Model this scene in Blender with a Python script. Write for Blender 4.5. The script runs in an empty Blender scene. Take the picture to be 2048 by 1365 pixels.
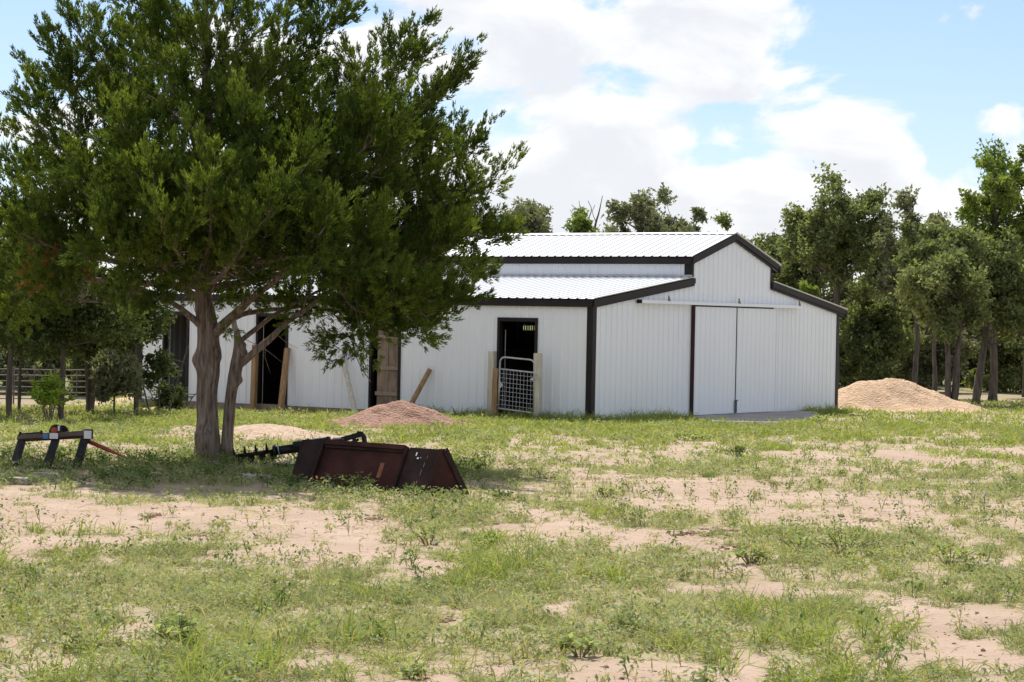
import bpy, bmesh, math, random
import numpy as np
from mathutils import Vector, Matrix, noise as mnoise

R = math.radians
random.seed(7)
rng = np.random.default_rng(7)
scene = bpy.context.scene
COL = scene.collection

# ------------------------------------------------------------------ camera
F_PX = 4500.0                      # focal length in pixels of the 2048 wide picture
PITCH, ROLL = 0.008659, R(1.129)
CAM = Vector((0, 0, 1.85))
cam_data = bpy.data.cameras.new('camera')
cam_data.sensor_width = 36.0
cam_data.lens = F_PX / 2048 * 36.0
cam_data.clip_start = 0.1
cam_data.clip_end = 12000
cam = bpy.data.objects.new('camera', cam_data)
COL.objects.link(cam)
cam.matrix_world = Matrix.Translation(CAM) @ Matrix.Rotation(R(90) - PITCH, 4, 'X') @ Matrix.Rotation(ROLL, 4, 'Z')
scene.camera = cam


def ray(px, py):
    a, b = px - 1024, py - 682.5
    cr, sr = math.cos(ROLL), math.sin(ROLL)
    a, b = a * cr + b * sr, -a * sr + b * cr
    x, v = a / F_PX, -b / F_PX
    c, s = math.cos(PITCH), math.sin(PITCH)
    return Vector((x, c + v * s, -s + v * c))


def at(px, py, Y):
    d = ray(px, py)
    return CAM + d * (Y / d.y)


# ------------------------------------------------------------------ world, sun, exposure
SUN_EL, SUN_AZ = 55.0, -13.0       # degrees; azimuth from +Y towards +X
sun_dir = Vector((math.sin(R(SUN_AZ)) * math.cos(R(SUN_EL)), math.cos(R(SUN_AZ)) * math.cos(R(SUN_EL)), math.sin(R(SUN_EL))))
sl = bpy.data.lights.new('sun', 'SUN')
sl.energy = 5.0
sl.angle = R(0.53)
sl.color = (1.0, 0.955, 0.88)
so = bpy.data.objects.new('sun', sl)
so.rotation_euler = (-sun_dir).to_track_quat('-Z', 'Y').to_euler()
so.location = (0, 0, 60)
COL.objects.link(so)

scene.view_settings.view_transform = 'Standard'
scene.view_settings.look = 'None'
scene.view_settings.gamma = 1.0
scene.view_settings.exposure = 0.36
scene.render.engine = 'CYCLES'
scene.cycles.use_denoising = True
scene.cycles.max_bounces = 6
scene.cycles.transparent_max_bounces = 4
scene.cycles.caustics_reflective = False
scene.cycles.caustics_refractive = False

world = bpy.data.worlds.new('World')
scene.world = world
world.use_nodes = True
wt = world.node_tree
wt.nodes.clear()


def wnode(kind, **kw):
    n = wt.nodes.new(kind)
    for k, v in kw.items():
        setattr(n, k, v)
    return n


def wmath(op, a, b=None, c=None, clamp=False):
    n = wt.nodes.new('ShaderNodeMath')
    n.operation = op
    n.use_clamp = clamp
    for i, v in enumerate((a, b, c)):
        if v is None:
            continue
        if isinstance(v, (int, float)):
            n.inputs[i].default_value = v
        else:
            wt.links.new(v, n.inputs[i])
    return n.outputs[0]


def wsmooth(v, lo, hi):
    n = wt.nodes.new('ShaderNodeMapRange')
    n.interpolation_type = 'SMOOTHSTEP'
    wt.links.new(v, n.inputs[0])
    n.inputs[1].default_value = lo
    n.inputs[2].default_value = hi
    return n.outputs[0]


w_out = wnode('ShaderNodeOutputWorld')
w_bg = wnode('ShaderNodeBackground')
w_bg.inputs[1].default_value = 0.10
wt.links.new(w_bg.outputs[0], w_out.inputs[0])
w_sky = wnode('ShaderNodeTexSky', sky_type='NISHITA', sun_disc=False)
w_sky.sun_elevation = R(SUN_EL)
w_sky.sun_rotation = R(SUN_AZ)
w_sky.air_density = 1.0
w_sky.dust_density = 0.3
w_sky.ozone_density = 5.0
w_tc = wnode('ShaderNodeTexCoord')
w_sep = wnode('ShaderNodeSeparateXYZ')
wt.links.new(w_tc.outputs['Generated'], w_sep.inputs[0])
w_az = wmath('ARCTAN2', w_sep.outputs[0], w_sep.outputs[1])
w_el = wmath('ARCSINE', w_sep.outputs[2])

# clouds seen in the picture: centre and radii in photo pixels, weight (+ cloud, - clear blue)
CLOUDS = [(1160, 60, 440, 120, .22), (1560, 90, 120, 90, .14), (1130, 320, 330, 170, .26), (1690, 330, 210, 110, .24),
          (1480, 160, 170, 40, .14), (760, 110, 160, 60, .16), (60, 200, 110, 60, .15), (1800, 420, 220, 60, .16), (1250, 440, 300, 60, .10),
          (1990, 240, 60, 30, .10), (1000, 390, 230, 90, .06),
          (1860, 120, 330, 150, -.34), (1230, 165, 130, 35, -.30), (1440, 265, 110, 55, -.26), (1400, 325, 70, 28, -.2), (90, 70, 220, 110, -.34),
          (740, 25, 110, 35, -.2), (900, 90, 60, 20, -.2), (640, 30, 70, 40, -.2), (1930, 330, 70, 60, -.1), (1560, 240, 80, 40, -.18)]


def cloud_density(de):
    el = wmath('ADD', w_el, de)
    comb = wnode('ShaderNodeCombineXYZ')
    wt.links.new(wmath('MULTIPLY', w_az, 15.0), comb.inputs[0])
    wt.links.new(wmath('MULTIPLY', el, 26.0), comb.inputs[1])
    comb.inputs[2].default_value = 3.7
    n = wnode('ShaderNodeTexNoise', noise_dimensions='3D')
    n.inputs['Scale'].default_value = 1.0
    n.inputs['Detail'].default_value = 10.0
    n.inputs['Roughness'].default_value = 0.56
    n.inputs['Distortion'].default_value = 0.35
    wt.links.new(comb.outputs[0], n.inputs['Vector'])
    acc = wmath('MULTIPLY_ADD', n.outputs['Fac'], 1.75, -.375)
    for (px, py, rx, ry, w) in CLOUDS:
        d = ray(px, py).normalized()
        a0, e0 = math.atan2(d.x, d.y), math.asin(d.z)
        dx = wmath('MULTIPLY', wmath('SUBTRACT', w_az, a0), F_PX / rx)
        dy = wmath('MULTIPLY', wmath('SUBTRACT', el, e0), F_PX / ry)
        rr = wmath('ADD', wmath('MULTIPLY', dx, dx), wmath('MULTIPLY', dy, dy))
        fall = wmath('SUBTRACT', 1.0, wsmooth(rr, 0.0, 2.2))
        acc = wmath('MULTIPLY_ADD', fall, w, acc)
    return acc


dens0 = cloud_density(0.0)
dens1 = cloud_density(0.010)
mask = wmath('MULTIPLY_ADD', wsmooth(dens0, 0.41, 0.62), .91, .09)
shade = wsmooth(dens1, 0.46, 0.86)
ramp = wnode('ShaderNodeMixRGB')
ramp.inputs[1].default_value = (8.4, 8.35, 8.3, 1)
ramp.inputs[2].default_value = (6.8, 6.95, 7.25, 1)
wt.links.new(shade, ramp.inputs[0])
mixc = wnode('ShaderNodeMixRGB')
wt.links.new(wmath('MULTIPLY', mask, 0.95), mixc.inputs[0])
tint = wnode('ShaderNodeMixRGB', blend_type='MULTIPLY')
tint.inputs[0].default_value = 1.0
tint.inputs[2].default_value = (1.0, .98, 1.05, 1)
wt.links.new(w_sky.outputs[0], tint.inputs[1])
wt.links.new(tint.outputs[0], mixc.inputs[1])
wt.links.new(ramp.outputs[0], mixc.inputs[2])
wt.links.new(mixc.outputs[0], w_bg.inputs[0])


# ------------------------------------------------------------------ terrain height
def sstep(a, b, x):
    t = min(1.0, max(0.0, (x - a) / (b - a)))
    return t * t * (3 - 2 * t)


def gz(x, y):
    z = -0.0065 * min(max(y, 0), 75)
    z -= 1.0 * sstep(47, 80, y) * sstep(-9.5, -13.5, x)
    z -= .15 * sstep(50.2, 52.6, y) * sstep(-1.2, -3.6, x) * (1 - sstep(58, 62, y))
    if y < 90:
        z += 0.035 * mnoise.noise((x * .35, y * .35, 1.3)) + 0.012 * mnoise.noise((x * 1.7, y * 1.7, 4.1))
    if y > 160:
        z += 9 * sstep(260, 900, y) + 6 * sstep(300, 1200, y) * mnoise.noise((x * .002, y * .002, 9))
    return z


def gnd(px, py):
    d = ray(px, py)
    t = CAM.z / (-d.z - .0065 * d.y)
    p = CAM + d * t
    p.z = gz(p.x, p.y)
    return p


# ------------------------------------------------------------------ materials
MATS = {}


def new_mat(name):
    m = bpy.data.materials.new(name)
    m.use_nodes = True
    m.node_tree.nodes.clear()
    MATS[name] = m
    return m, m.node_tree


class NT:
    """small helper for shader trees"""
    def __init__(self, name):
        self.m, self.t = new_mat(name)
        self.out = self.n('ShaderNodeOutputMaterial')

    def n(self, kind, **kw):
        nd = self.t.nodes.new(kind)
        for k, v in kw.items():
            setattr(nd, k, v)
        return nd

    def set(self, sock, v):
        if isinstance(v, (int, float)):
            sock.default_value = v
        elif isinstance(v, (tuple, list)):
            sock.default_value = tuple(v) + ((1.0,) if len(v) == 3 and sock.type == 'RGBA' else ())
        else:
            self.t.links.new(v, sock)

    def noise(self, scale, detail=4, rough=.55, coord='Object', stretch=None, dist=0.0):
        tc = self.n('ShaderNodeTexCoord')
        v = tc.outputs[coord]
        if stretch:
            mp = self.n('ShaderNodeMapping')
            mp.inputs['Scale'].default_value = stretch
            self.t.links.new(v, mp.inputs['Vector'])
            v = mp.outputs[0]
        nz = self.n('ShaderNodeTexNoise')
        nz.inputs['Scale'].default_value = scale
        nz.inputs['Detail'].default_value = detail
        nz.inputs['Roughness'].default_value = rough
        nz.inputs['Distortion'].default_value = dist
        self.t.links.new(v, nz.inputs['Vector'])
        return nz.outputs['Fac']

    def ramp(self, fac, stops):
        r = self.n('ShaderNodeValToRGB')
        els = r.color_ramp.elements
        while len(els) < len(stops):
            els.new(0.5)
        for e, (p, c) in zip(els, stops):
            e.position = p
            e.color = tuple(c) + (1,)
        self.t.links.new(fac, r.inputs[0])
        return r.outputs[0]

    def mix(self, fac, a, b, mode='MIX'):
        n = self.n('ShaderNodeMixRGB', blend_type=mode)
        self.set(n.inputs[0], fac)
        self.set(n.inputs[1], a)
        self.set(n.inputs[2], b)
        return n.outputs[0]

    def math(self, op, a, b=0.0, clamp=False):
        n = self.n('ShaderNodeMath', operation=op, use_clamp=clamp)
        self.set(n.inputs[0], a)
        self.set(n.inputs[1], b)
        return n.outputs[0]

    def smooth(self, v, lo, hi):
        n = self.n('ShaderNodeMapRange', interpolation_type='SMOOTHSTEP')
        self.t.links.new(v, n.inputs[0])
        n.inputs[1].default_value = lo
        n.inputs[2].default_value = hi
        return n.outputs[0]

    def attr(self, name):
        return self.n('ShaderNodeAttribute', attribute_name=name).outputs['Fac']

    def bump(self, h, strength, dist=.02):
        b = self.n('ShaderNodeBump')
        b.inputs['Strength'].default_value = strength
        b.inputs['Distance'].default_value = dist
        self.t.links.new(h, b.inputs['Height'])
        return b.outputs[0]

    def pbr(self, color, rough=.6, metallic=0.0, normal=None, spec=.5):
        p = self.n('ShaderNodeBsdfPrincipled')
        self.set(p.inputs['Base Color'], color)
        self.set(p.inputs['Roughness'], rough)
        p.inputs['Metallic'].default_value = metallic
        p.inputs['Specular IOR Level'].default_value = spec
        if normal is not None:
            self.t.links.new(normal, p.inputs['Normal'])
        return p.outputs[0]

    def done(self, shader):
        self.t.links.new(shader, self.out.inputs[0])
        return self.m


def simple(name, c1, c2, scale, rough=.6, metallic=0, bump=0.0, stretch=None, detail=5, spec=.5, lo=.3, hi=.7, bdist=.01):
    n = NT(name)
    f = n.noise(scale, detail, stretch=stretch)
    col = n.ramp(f, [(lo, c1), (hi, c2)])
    nm = n.bump(n.noise(scale * 3, 4, stretch=stretch), bump, bdist) if bump else None
    return n.done(n.pbr(col, rough, metallic, nm, spec))


def leaf_mat(name, dark, mid, light, trans=.35, brown=None, scale=1.2, rough=.75):
    n = NT(name)
    rnd = n.attr('rnd')
    big = n.noise(scale, 3)
    f = n.math('ADD', n.math('MULTIPLY', rnd, .55), n.math('MULTIPLY', n.smooth(big, .3, .7), .45))
    col = n.ramp(f, [(.12, dark), (.5, mid), (.9, light)])
    if brown:
        col = n.mix(n.attr('dry'), col, brown)
    d = n.pbr(col, rough, spec=.15)
    t = n.n('ShaderNodeBsdfTranslucent')
    tc = n.mix(1.0, col, (1.15, 1.1, .55, 1), 'MULTIPLY')
    n.t.links.new(tc, t.inputs[0])
    mx = n.n('ShaderNodeMixShader')
    mx.inputs[0].default_value = trans
    n.t.links.new(d, mx.inputs[1])
    n.t.links.new(t.outputs[0], mx.inputs[2])
    return n.done(mx.outputs[0])


leaf_mat('cedar_leaf', (.034, .058, .011), (.088, .135, .023), (.205, .265, .044), .36, (.28, .12, .045), 1.3)
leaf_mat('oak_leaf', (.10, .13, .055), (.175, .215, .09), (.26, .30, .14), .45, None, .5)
leaf_mat('grey_leaf', (.125, .145, .085), (.195, .215, .13), (.275, .295, .19), .40, None, .5)
leaf_mat('elm_leaf', (.095, .14, .03), (.165, .235, .055), (.25, .32, .09), .46, None, .5)
leaf_mat('lime_leaf', (.20, .31, .035), (.30, .43, .065), (.40, .50, .10), .45, None, 1.0)
leaf_mat('grass_blade', (.20, .245, .11), (.325, .365, .19), (.46, .475, .30), .40, (.56, .48, .32), .5)
leaf_mat('lush_blade', (.165, .23, .055), (.275, .345, .095), (.39, .43, .16), .42, (.48, .42, .24), .6)
leaf_mat('weed_leaf', (.165, .22, .095), (.285, .335, .165), (.41, .45, .26), .42, (.44, .31, .16), .8)
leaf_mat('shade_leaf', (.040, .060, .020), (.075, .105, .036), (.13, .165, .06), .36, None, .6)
leaf_mat('bright_weed', (.22, .29, .10), (.36, .43, .18), (.50, .54, .28), .45, None, 1.0)
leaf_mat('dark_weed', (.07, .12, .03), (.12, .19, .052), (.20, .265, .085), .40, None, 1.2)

simple('cedar_bark', (.095, .066, .052), (.42, .335, .275), 8.0, .9, 0, .9, (3.2, 3.2, .35), 8, .2, .32, .72, .03)
simple('bark_grey', (.055, .045, .038), (.16, .135, .115), 5.0, .92, 0, .7, (2.5, 2.5, .5), 6, .2, .3, .7, .03)
simple('dead_wood', (.32, .27, .23), (.52, .46, .40), 7.0, .85, 0, .5, (2, 2, .4), 5, .2)
simple('black_trim', (.015, .0115, .0115), (.026, .021, .020), 1.2, .5, 0, .0, None, 4, .18)
simple('black_steel', (.006, .006, .007), (.022, .020, .020), 9.0, .5, 0, .2, None, 6, .3)
simple('rust', (.026, .011, .009), (.068, .026, .020), 3.2, .85, 0, .35, None, 8, .15, .3, .72)
simple('rust_dark', (.020, .013, .012), (.050, .029, .025), 4.5, .85, 0, .3, None, 7, .12)
simple('rust_bright', (.20, .07, .035), (.34, .15, .08), 9.0, .8, 0, .3, None, 6, .3)
simple('rusty_beam', (.045, .026, .021), (.12, .075, .06), 8.0, .65, 0, .25, None, 6, .4)
simple('red_paint', (.24, .028, .016), (.40, .07, .035), 7.0, .5, 0, .15, None, 5, .5)
simple('maroon', (.022, .006, .007), (.042, .009, .010), 4.0, .6)
simple('galvanised', (.36, .37, .38), (.55, .56, .57), 14.0, .42, .55, .05, None, 5)
simple('pipe_rail', (.06, .05, .045), (.16, .14, .125), 8.0, .7, .0, .1)
simple('post_pale', (.42, .385, .31), (.64, .60, .50), 6.0, .85, 0, .4, (4, 4, .5), 6, .2)
simple('post_brown', (.20, .12, .06), (.40, .26, .14), 6.0, .85, 0, .4, (4, 4, .4), 6, .2)
simple('board_wood', (.13, .092, .065), (.31, .235, .175), 3.2, .88, 0, .4, (1.6, 1.6, .7), 7, .2)
simple('rail_wood', (.19, .15, .115), (.34, .28, .22), 6.0, .88, 0, .4, (3, 3, .6), 6, .2)
simple('skirt', (.21, .165, .12), (.36, .29, .22), 2.5, .9, 0, .35, None, 7, .2)
simple('concrete', (.25, .232, .22), (.37, .345, .325), 2.2, .9, 0, .25, None, 8, .2)
simple('stone', (.25, .215, .175), (.46, .41, .35), 9.0, .92, 0, .5, None, 7, .2)
simple('paver', (.27, .25, .225), (.42, .39, .35), 14.0, .92, 0, .4, None, 6, .2)
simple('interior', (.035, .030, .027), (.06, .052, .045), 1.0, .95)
simple('clod', (.20, .125, .085), (.38, .265, .19), 12.0, .97, 0, .5, None, 5, .1)
simple('white_label', (.62, .62, .62), (.78, .78, .78), 22.0, .5)
simple('blue_label', (.05, .16, .42), (.10, .24, .52), 20.0, .5)
simple('flower', (.36, .22, .50), (.55, .40, .68), 30.0, .7)
simple('white_scrap', (.7, .7, .7), (.85, .85, .85), 12.0, .6)


def white_metal(name, base, rough):
    n = NT(name)
    dirt = n.noise(.9, 6, .6)
    streak = n.noise(2.0, 5, .6, stretch=(4.0, 4.0, .25))
    c = n.mix(n.math('MULTIPLY', n.smooth(dirt, .45, .75), .22), base, (base[0] * .86, base[1] * .85, base[2] * .83))
    c = n.mix(n.math('MULTIPLY', n.smooth(streak, .5, .75), .16), c, (base[0] * .82, base[1] * .80, base[2] * .77))
    oi = n.n('ShaderNodeObjectInfo')
    c = n.mix(n.math('MULTIPLY', oi.outputs['Random'], .10), c, (base[0] * .72, base[1] * .73, base[2] * .75))
    nm = n.bump(n.noise(1.6, 3), .09, .03)
    return n.done(n.pbr(c, rough, 0, nm, .45))


white_metal('wall_white', (.785, .81, .845), .42)
white_metal('roof_white', (.66, .67, .68), .45)


def pile_mat(name, a, b, c, scale):
    n = NT(name)
    f = n.noise(scale, 8, .7)
    v = n.n('ShaderNodeTexVoronoi')
    v.inputs['Scale'].default_value = scale * 3.2
    tc = n.n('ShaderNodeTexCoord')
    n.t.links.new(tc.outputs['Object'], v.inputs['Vector'])
    sp = n.n('ShaderNodeSeparateColor')
    n.t.links.new(v.outputs['Color'], sp.inputs[0])
    col = n.ramp(f, [(.3, a), (.5, b), (.72, c)])
    col = n.mix(.35, col, n.ramp(sp.outputs[0], [(0, a), (1, c)]))
    h = n.math('ADD', n.math('MULTIPLY', v.outputs['Distance'], .7), f)
    return n.done(n.pbr(col, .95, 0, n.bump(h, .9, .05), .15))


pile_mat('sand_pile', (.42, .275, .17), (.54, .375, .24), (.64, .47, .325), 6.0)
pile_mat('gravel_pile', (.30, .205, .14), (.46, .335, .24), (.62, .48, .37), 5.0)
pile_mat('red_soil', (.20, .105, .075), (.32, .185, .135), (.44, .29, .22), 6.0)


def ground_mat():
    n = NT('ground')
    veg = n.attr('veg')
    moist = n.attr('moist')
    far = n.attr('far')
    f1 = n.noise(.9, 8, .62)
    f2 = n.noise(11.0, 7, .68)
    f3 = n.noise(60.0, 4, .6)
    dirt = n.ramp(f1, [(.25, (.335, .242, .182)), (.55, (.42, .312, .24)), (.8, (.49, .38, .30))])
    dirt = n.mix(n.math('MULTIPLY', n.smooth(f2, .52, .78), .55), dirt, (.25, .17, .12))
    dirt = n.mix(n.math('MULTIPLY', n.smooth(f3, .55, .75), .35), dirt, (.53, .42, .33))
    crumbs = n.noise(150.0, 3, .7)
    dirt = n.mix(n.math('MULTIPLY', n.smooth(crumbs, .62, .70), .5), dirt, (.17, .11, .075))
    thatch = n.ramp(f2, [(.28, (.19, .165, .080)), (.5, (.31, .27, .15)), (.75, (.42, .345, .225))])
    edge = n.math('ADD', veg, n.math('MULTIPLY', n.math('SUBTRACT', f2, .5), .9))
    col = n.mix(n.math('MULTIPLY', n.smooth(edge, .25, .85), .75), dirt, thatch)
    col = n.mix(n.math('MULTIPLY', moist, n.smooth(f2, .40, .60)), col, (.21, .125, .085))
    fieldc = n.ramp(n.noise(.05, 6, .6), [(.3, (.09, .12, .035)), (.55, (.15, .165, .055)), (.75, (.27, .24, .11))])
    col = n.mix(far, col, fieldc)
    h = n.math('ADD', n.math('MULTIPLY', f2, 1.0), n.math('MULTIPLY', f3, .35))
    return n.done(n.pbr(col, .97, 0, n.bump(h, .6, .04), .1))


ground_mat()

# ------------------------------------------------------------------ object helpers


def link(o, parent=None):
    COL.objects.link(o)
    if parent is not None:
        o.parent = parent
    return o


def tag(o, label=None, cat=None, group=None, kind=None):
    if label:
        o['label'] = label
    if cat:
        o['category'] = cat
    if group:
        o['group'] = group
    if kind:
        o['kind'] = kind
    return o


def empty(name, loc, rz=0.0, label=None, cat=None, group=None):
    o = bpy.data.objects.new(name, None)
    o.location = loc
    o.rotation_euler = (0, 0, rz)
    o.empty_display_size = .2
    link(o)
    return tag(o, label, cat, group)


class MB:
    """collects faces, builds ONE mesh object"""
    def __init__(self):
        self.v, self.f = [], []

    def add(self, vs, fs):
        b = len(self.v)
        self.v += [tuple(p) for p in vs]
        self.f += [tuple(i + b for i in f) for f in fs]
        return self

    def box(self, lo, hi, M=None):
        vs = [Vector((x, y, z)) for z in (lo[2], hi[2]) for y in (lo[1], hi[1]) for x in (lo[0], hi[0])]
        if M is not None:
            vs = [M @ p for p in vs]
        return self.add(vs, [(0, 2, 3, 1), (4, 5, 7, 6), (0, 1, 5, 4), (2, 6, 7, 3), (0, 4, 6, 2), (1, 3, 7, 5)])

    def bar(self, a, b, w, h, up=(0, 0, 1)):
        """rectangular bar from a to b; w across, h along up"""
        a, b = Vector(a), Vector(b)
        d = (b - a).normalized()
        s = d.cross(Vector(up))
        if s.length < 1e-4:
            s = d.cross(Vector((0, 1, 0)))
        s.normalize()
        u = s.cross(d).normalized()
        vs = []
        for p in (a, b):
            for (i, j) in ((-1, -1), (1, -1), (1, 1), (-1, 1)):
                vs.append(p + s * (i * w / 2) + u * (j * h / 2))
        return self.add(vs, [(3, 2, 1, 0), (4, 5, 6, 7), (0, 1, 5, 4), (1, 2, 6, 5), (2, 3, 7, 6), (3, 0, 4, 7)])

    def tube(self, pts, rad, sides=8, cap=True, jitter=0.0):
        pts = [Vector(p) for p in pts]
        if isinstance(rad, (int, float)):
            rad = [rad] * len(pts)
        vs, fs = [], []
        t0 = (pts[1] - pts[0]).normalized()
        n0 = t0.orthogonal().normalized()
        for i, p in enumerate(pts):
            t = (pts[min(i + 1, len(pts) - 1)] - pts[max(i - 1, 0)])
            t = t.normalized() if t.length > 1e-9 else t0
            n0 = (n0 - t * n0.dot(t))
            n0 = n0.normalized() if n0.length > 1e-6 else t.orthogonal().normalized()
            bn = t.cross(n0)
            for k in range(sides):
                a = 2 * math.pi * k / sides
                rr = rad[i] * (1 + (jitter * mnoise.noise((p.x * 3 + k, p.y * 3, p.z * 3)) if jitter else 0))
                vs.append(p + (n0 * math.cos(a) + bn * math.sin(a)) * rr)
        for i in range(len(pts) - 1):
            for k in range(sides):
                k2 = (k + 1) % sides
                fs.append((i * sides + k, i * sides + k2, (i + 1) * sides + k2, (i + 1) * sides + k))
        if cap:
            fs.append(tuple(range(sides - 1, -1, -1)))
            e = (len(pts) - 1) * sides
            fs.append(tuple(e + k for k in range(sides)))
        return self.add(vs, fs)

    def prism(self, poly, a, b):
        """poly: list of 3d points (closed outline at offset a), extruded by vector b"""
        n = len(poly)
        vs = [Vector(p) + Vector(a) for p in poly] + [Vector(p) + Vector(a) + Vector(b) for p in poly]
        fs = [tuple(range(n - 1, -1, -1)), tuple(range(n, 2 * n))]
        for i in range(n):
            j = (i + 1) % n
            fs.append((i, j, n + j, n + i))
        return self.add(vs, fs)

    def build(self, name, mat, parent=None, smooth=False, bevel=0.0):
        me = bpy.data.meshes.new(name)
        me.from_pydata(self.v, [], self.f)
        bm = bmesh.new()
        bm.from_mesh(me)
        bmesh.ops.recalc_face_normals(bm, faces=bm.faces)
        if bevel:
            bmesh.ops.bevel(bm, geom=[e for e in bm.edges if e.calc_face_angle(0) > .6], offset=bevel, segments=1, affect='EDGES', clamp_overlap=True)
        bm.to_mesh(me)
        bm.free()
        me.materials.append(MATS[mat])
        if smooth:
            me.polygons.foreach_set('use_smooth', [True] * len(me.polygons))
        o = bpy.data.objects.new(name, me)
        return link(o, parent)


def np_mesh(name, V, Fq, mat, parent=None, attrs=None, smooth=False):
    me = bpy.data.meshes.new(name)
    V = np.asarray(V, dtype=np.float32)
    Fq = np.asarray(Fq, dtype=np.int32)
    k = Fq.shape[1]
    me.vertices.add(len(V))
    me.vertices.foreach_set('co', V.ravel())
    me.loops.add(Fq.size)
    me.loops.foreach_set('vertex_index', Fq.ravel())
    me.polygons.add(len(Fq))
    me.polygons.foreach_set('loop_start', np.arange(0, Fq.size, k, dtype=np.int32))
    try:
        me.polygons.foreach_set('loop_total', np.full(len(Fq), k, dtype=np.int32))
    except Exception:
        pass
    if smooth:
        me.polygons.foreach_set('use_smooth', np.ones(len(Fq), dtype=bool))
    me.update(calc_edges=True)
    me.validate()
    for an, av in (attrs or {}).items():
        a = me.attributes.new(an, 'FLOAT', 'POINT')
        a.data.foreach_set('value', np.asarray(av, dtype=np.float32))
    me.materials.append(MATS[mat])
    o = bpy.data.objects.new(name, me)
    return link(o, parent)


def unit(a):
    return a / np.maximum(np.linalg.norm(a, axis=-1, keepdims=True), 1e-9)


def leaf_quads(base, axis, side, length, width, belly=.45):
    """diamond leaves: arrays (n,3); returns verts (4n,3), faces (n,4)"""
    n = len(base)
    L = np.asarray(length).reshape(-1, 1) * np.ones((n, 1))
    W = np.asarray(width).reshape(-1, 1) * np.ones((n, 1))
    mid = base + axis * L * belly
    V = np.stack([base, mid + side * W * .5, base + axis * L, mid - side * W * .5], axis=1).reshape(-1, 3)
    Fq = np.arange(4 * n, dtype=np.int32).reshape(n, 4)
    return V, Fq


def perp(axis, r=None):
    r = rng.normal(size=axis.shape) if r is None else r
    return unit(np.cross(axis, r))


# ------------------------------------------------------------------ ground
def px_patch(cx, cy, rx, ry, w):
    c = gnd(cx, cy)
    y0, y1 = gnd(cx, cy + ry).y, gnd(cx, max(cy - ry, 705)).y
    return (c.x, c.y, rx * c.y / F_PX, max(.15, (y1 - y0) / 2), w)


PATCHES = [px_patch(*p) for p in [
    # bare earth (-) and thick growth (+), as they lie in the photograph
    (330, 1030, 420, 26, -.5), (640, 1075, 150, 36, -.62), (130, 1045, 170, 26, -.35), (1600, 1000, 330, 36, -.5), (1400, 1090, 140, 36, -.5),
    (1330, 1010, 120, 22, -.35), (1250, 975, 160, 14, -.25), (760, 1345, 170, 26, -.55), (1290, 1335, 110, 20, -.5), (1060, 1220, 70, 16, -.5), (570, 1190, 40, 26, -.4),
    (1490, 1180, 110, 22, -.42), (1720, 1330, 90, 26, -.4), (1980, 1205, 80, 26, -.45), (1960, 1310, 100, 22, -.4), (60, 1090, 90, 16, -.35),
    (1850, 872, 260, 8, -.5), (1600, 885, 200, 8, -.3), (1800, 940, 160, 8, -.4), (1150, 885, 120, 6, -.2), (250, 900, 200, 5, -.25), (480, 870, 160, 14, -.6),
    (200, 980, 240, 12, -.35), (780, 1010, 120, 12, -.3), (640, 1320, 60, 26, -.3), (860, 1135, 60, 14, -.35), (1120, 1060, 90, 16, -.35), (1580, 1055, 180, 18, -.3),
    (300, 1220, 420, 90, .35), (120, 1290, 200, 50, .3), (400, 1140, 250, 40, .2), (1000, 1270, 280, 40, .3), (1180, 1140, 160, 40, .3), (870, 1060, 110, 24, .25),
    (1660, 1090, 170, 40, .38), (1850, 1160, 180, 50, .3), (1500, 1250, 320, 50, .28), (1900, 1010, 160, 30, .15), (1850, 990, 150, 16, .1),
    (1200, 860, 500, 12, .35), (300, 870, 300, 16, .4), (1300, 930, 260, 16, .2), (1850, 845, 260, 10, .4), (450, 935, 160, 14, .4), (240, 945, 240, 10, .15), (750, 985, 190, 14, .1),
    (960, 940, 90, 22, .2)]]
MOIST = [px_patch(*p) for p in [(940, 1042, 70, 8, 1), (1460, 1065, 70, 12, .8), (1480, 1100, 60, 8, .7), (740, 1180, 20, 6, .7), (110, 1104, 34, 7, 1), (310, 1033, 24, 6, .6),
                                (420, 1074, 34, 5, .8), (880, 1235, 30, 8, .7), (740, 1037, 36, 6, .6), (1910, 1018, 30, 5, .7), (1740, 1040, 24, 5, .6), (1390, 1070, 60, 8, .6), (1545, 968, 30, 4, .6)]]


def patch_sum(P, x, y):
    s = 0.0
    for (cx, cy, rx, ry, w) in P:
        d = ((x - cx) / rx) ** 2 + ((y - cy) / ry) ** 2
        if d < 2.5:
            s += (w * .62 if w < 0 else w * .70) * (1 - sstep(.0, 2.5, d))
    return s


def veg_at(x, y):
    n = .605 + .40 * mnoise.noise((x * .55, y * .40, 2.2)) + .58 * mnoise.noise((x * 1.9, y * 1.3, 7.7)) + .55 * mnoise.noise((x * 4.6, y * 3.4, 5.0))
    n += .18 * sstep(38, 46, y)
    return n + patch_sum(PATCHES, x, y)


# keep-out zones for plants: the barn (local box) and the concrete pad
YAW = R(34.19)
BC = Vector((1.755, 49.28, -0.311))
BG = Vector((math.sin(YAW), math.cos(YAW), 0))      # along the gable
BL = Vector((-math.cos(YAW), math.sin(YAW), 0))     # along the side wall
BW, BLEN, BH = 12.17, 13.5, 2.47


PAD = [(4.2, -.03), (3.3, -.95), (2.3, -2.1), (2.4, -2.7), (3.4, -3.1), (4.6, -2.85), (5.9, -2.35), (7.1, -1.95), (8.2, -1.5), (9.8, -.6), (9.9, -.03)]


def barn_uv(x, y):
    d = Vector((x - BC.x, y - BC.y, 0))
    return d.dot(BG), d.dot(BL)


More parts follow.
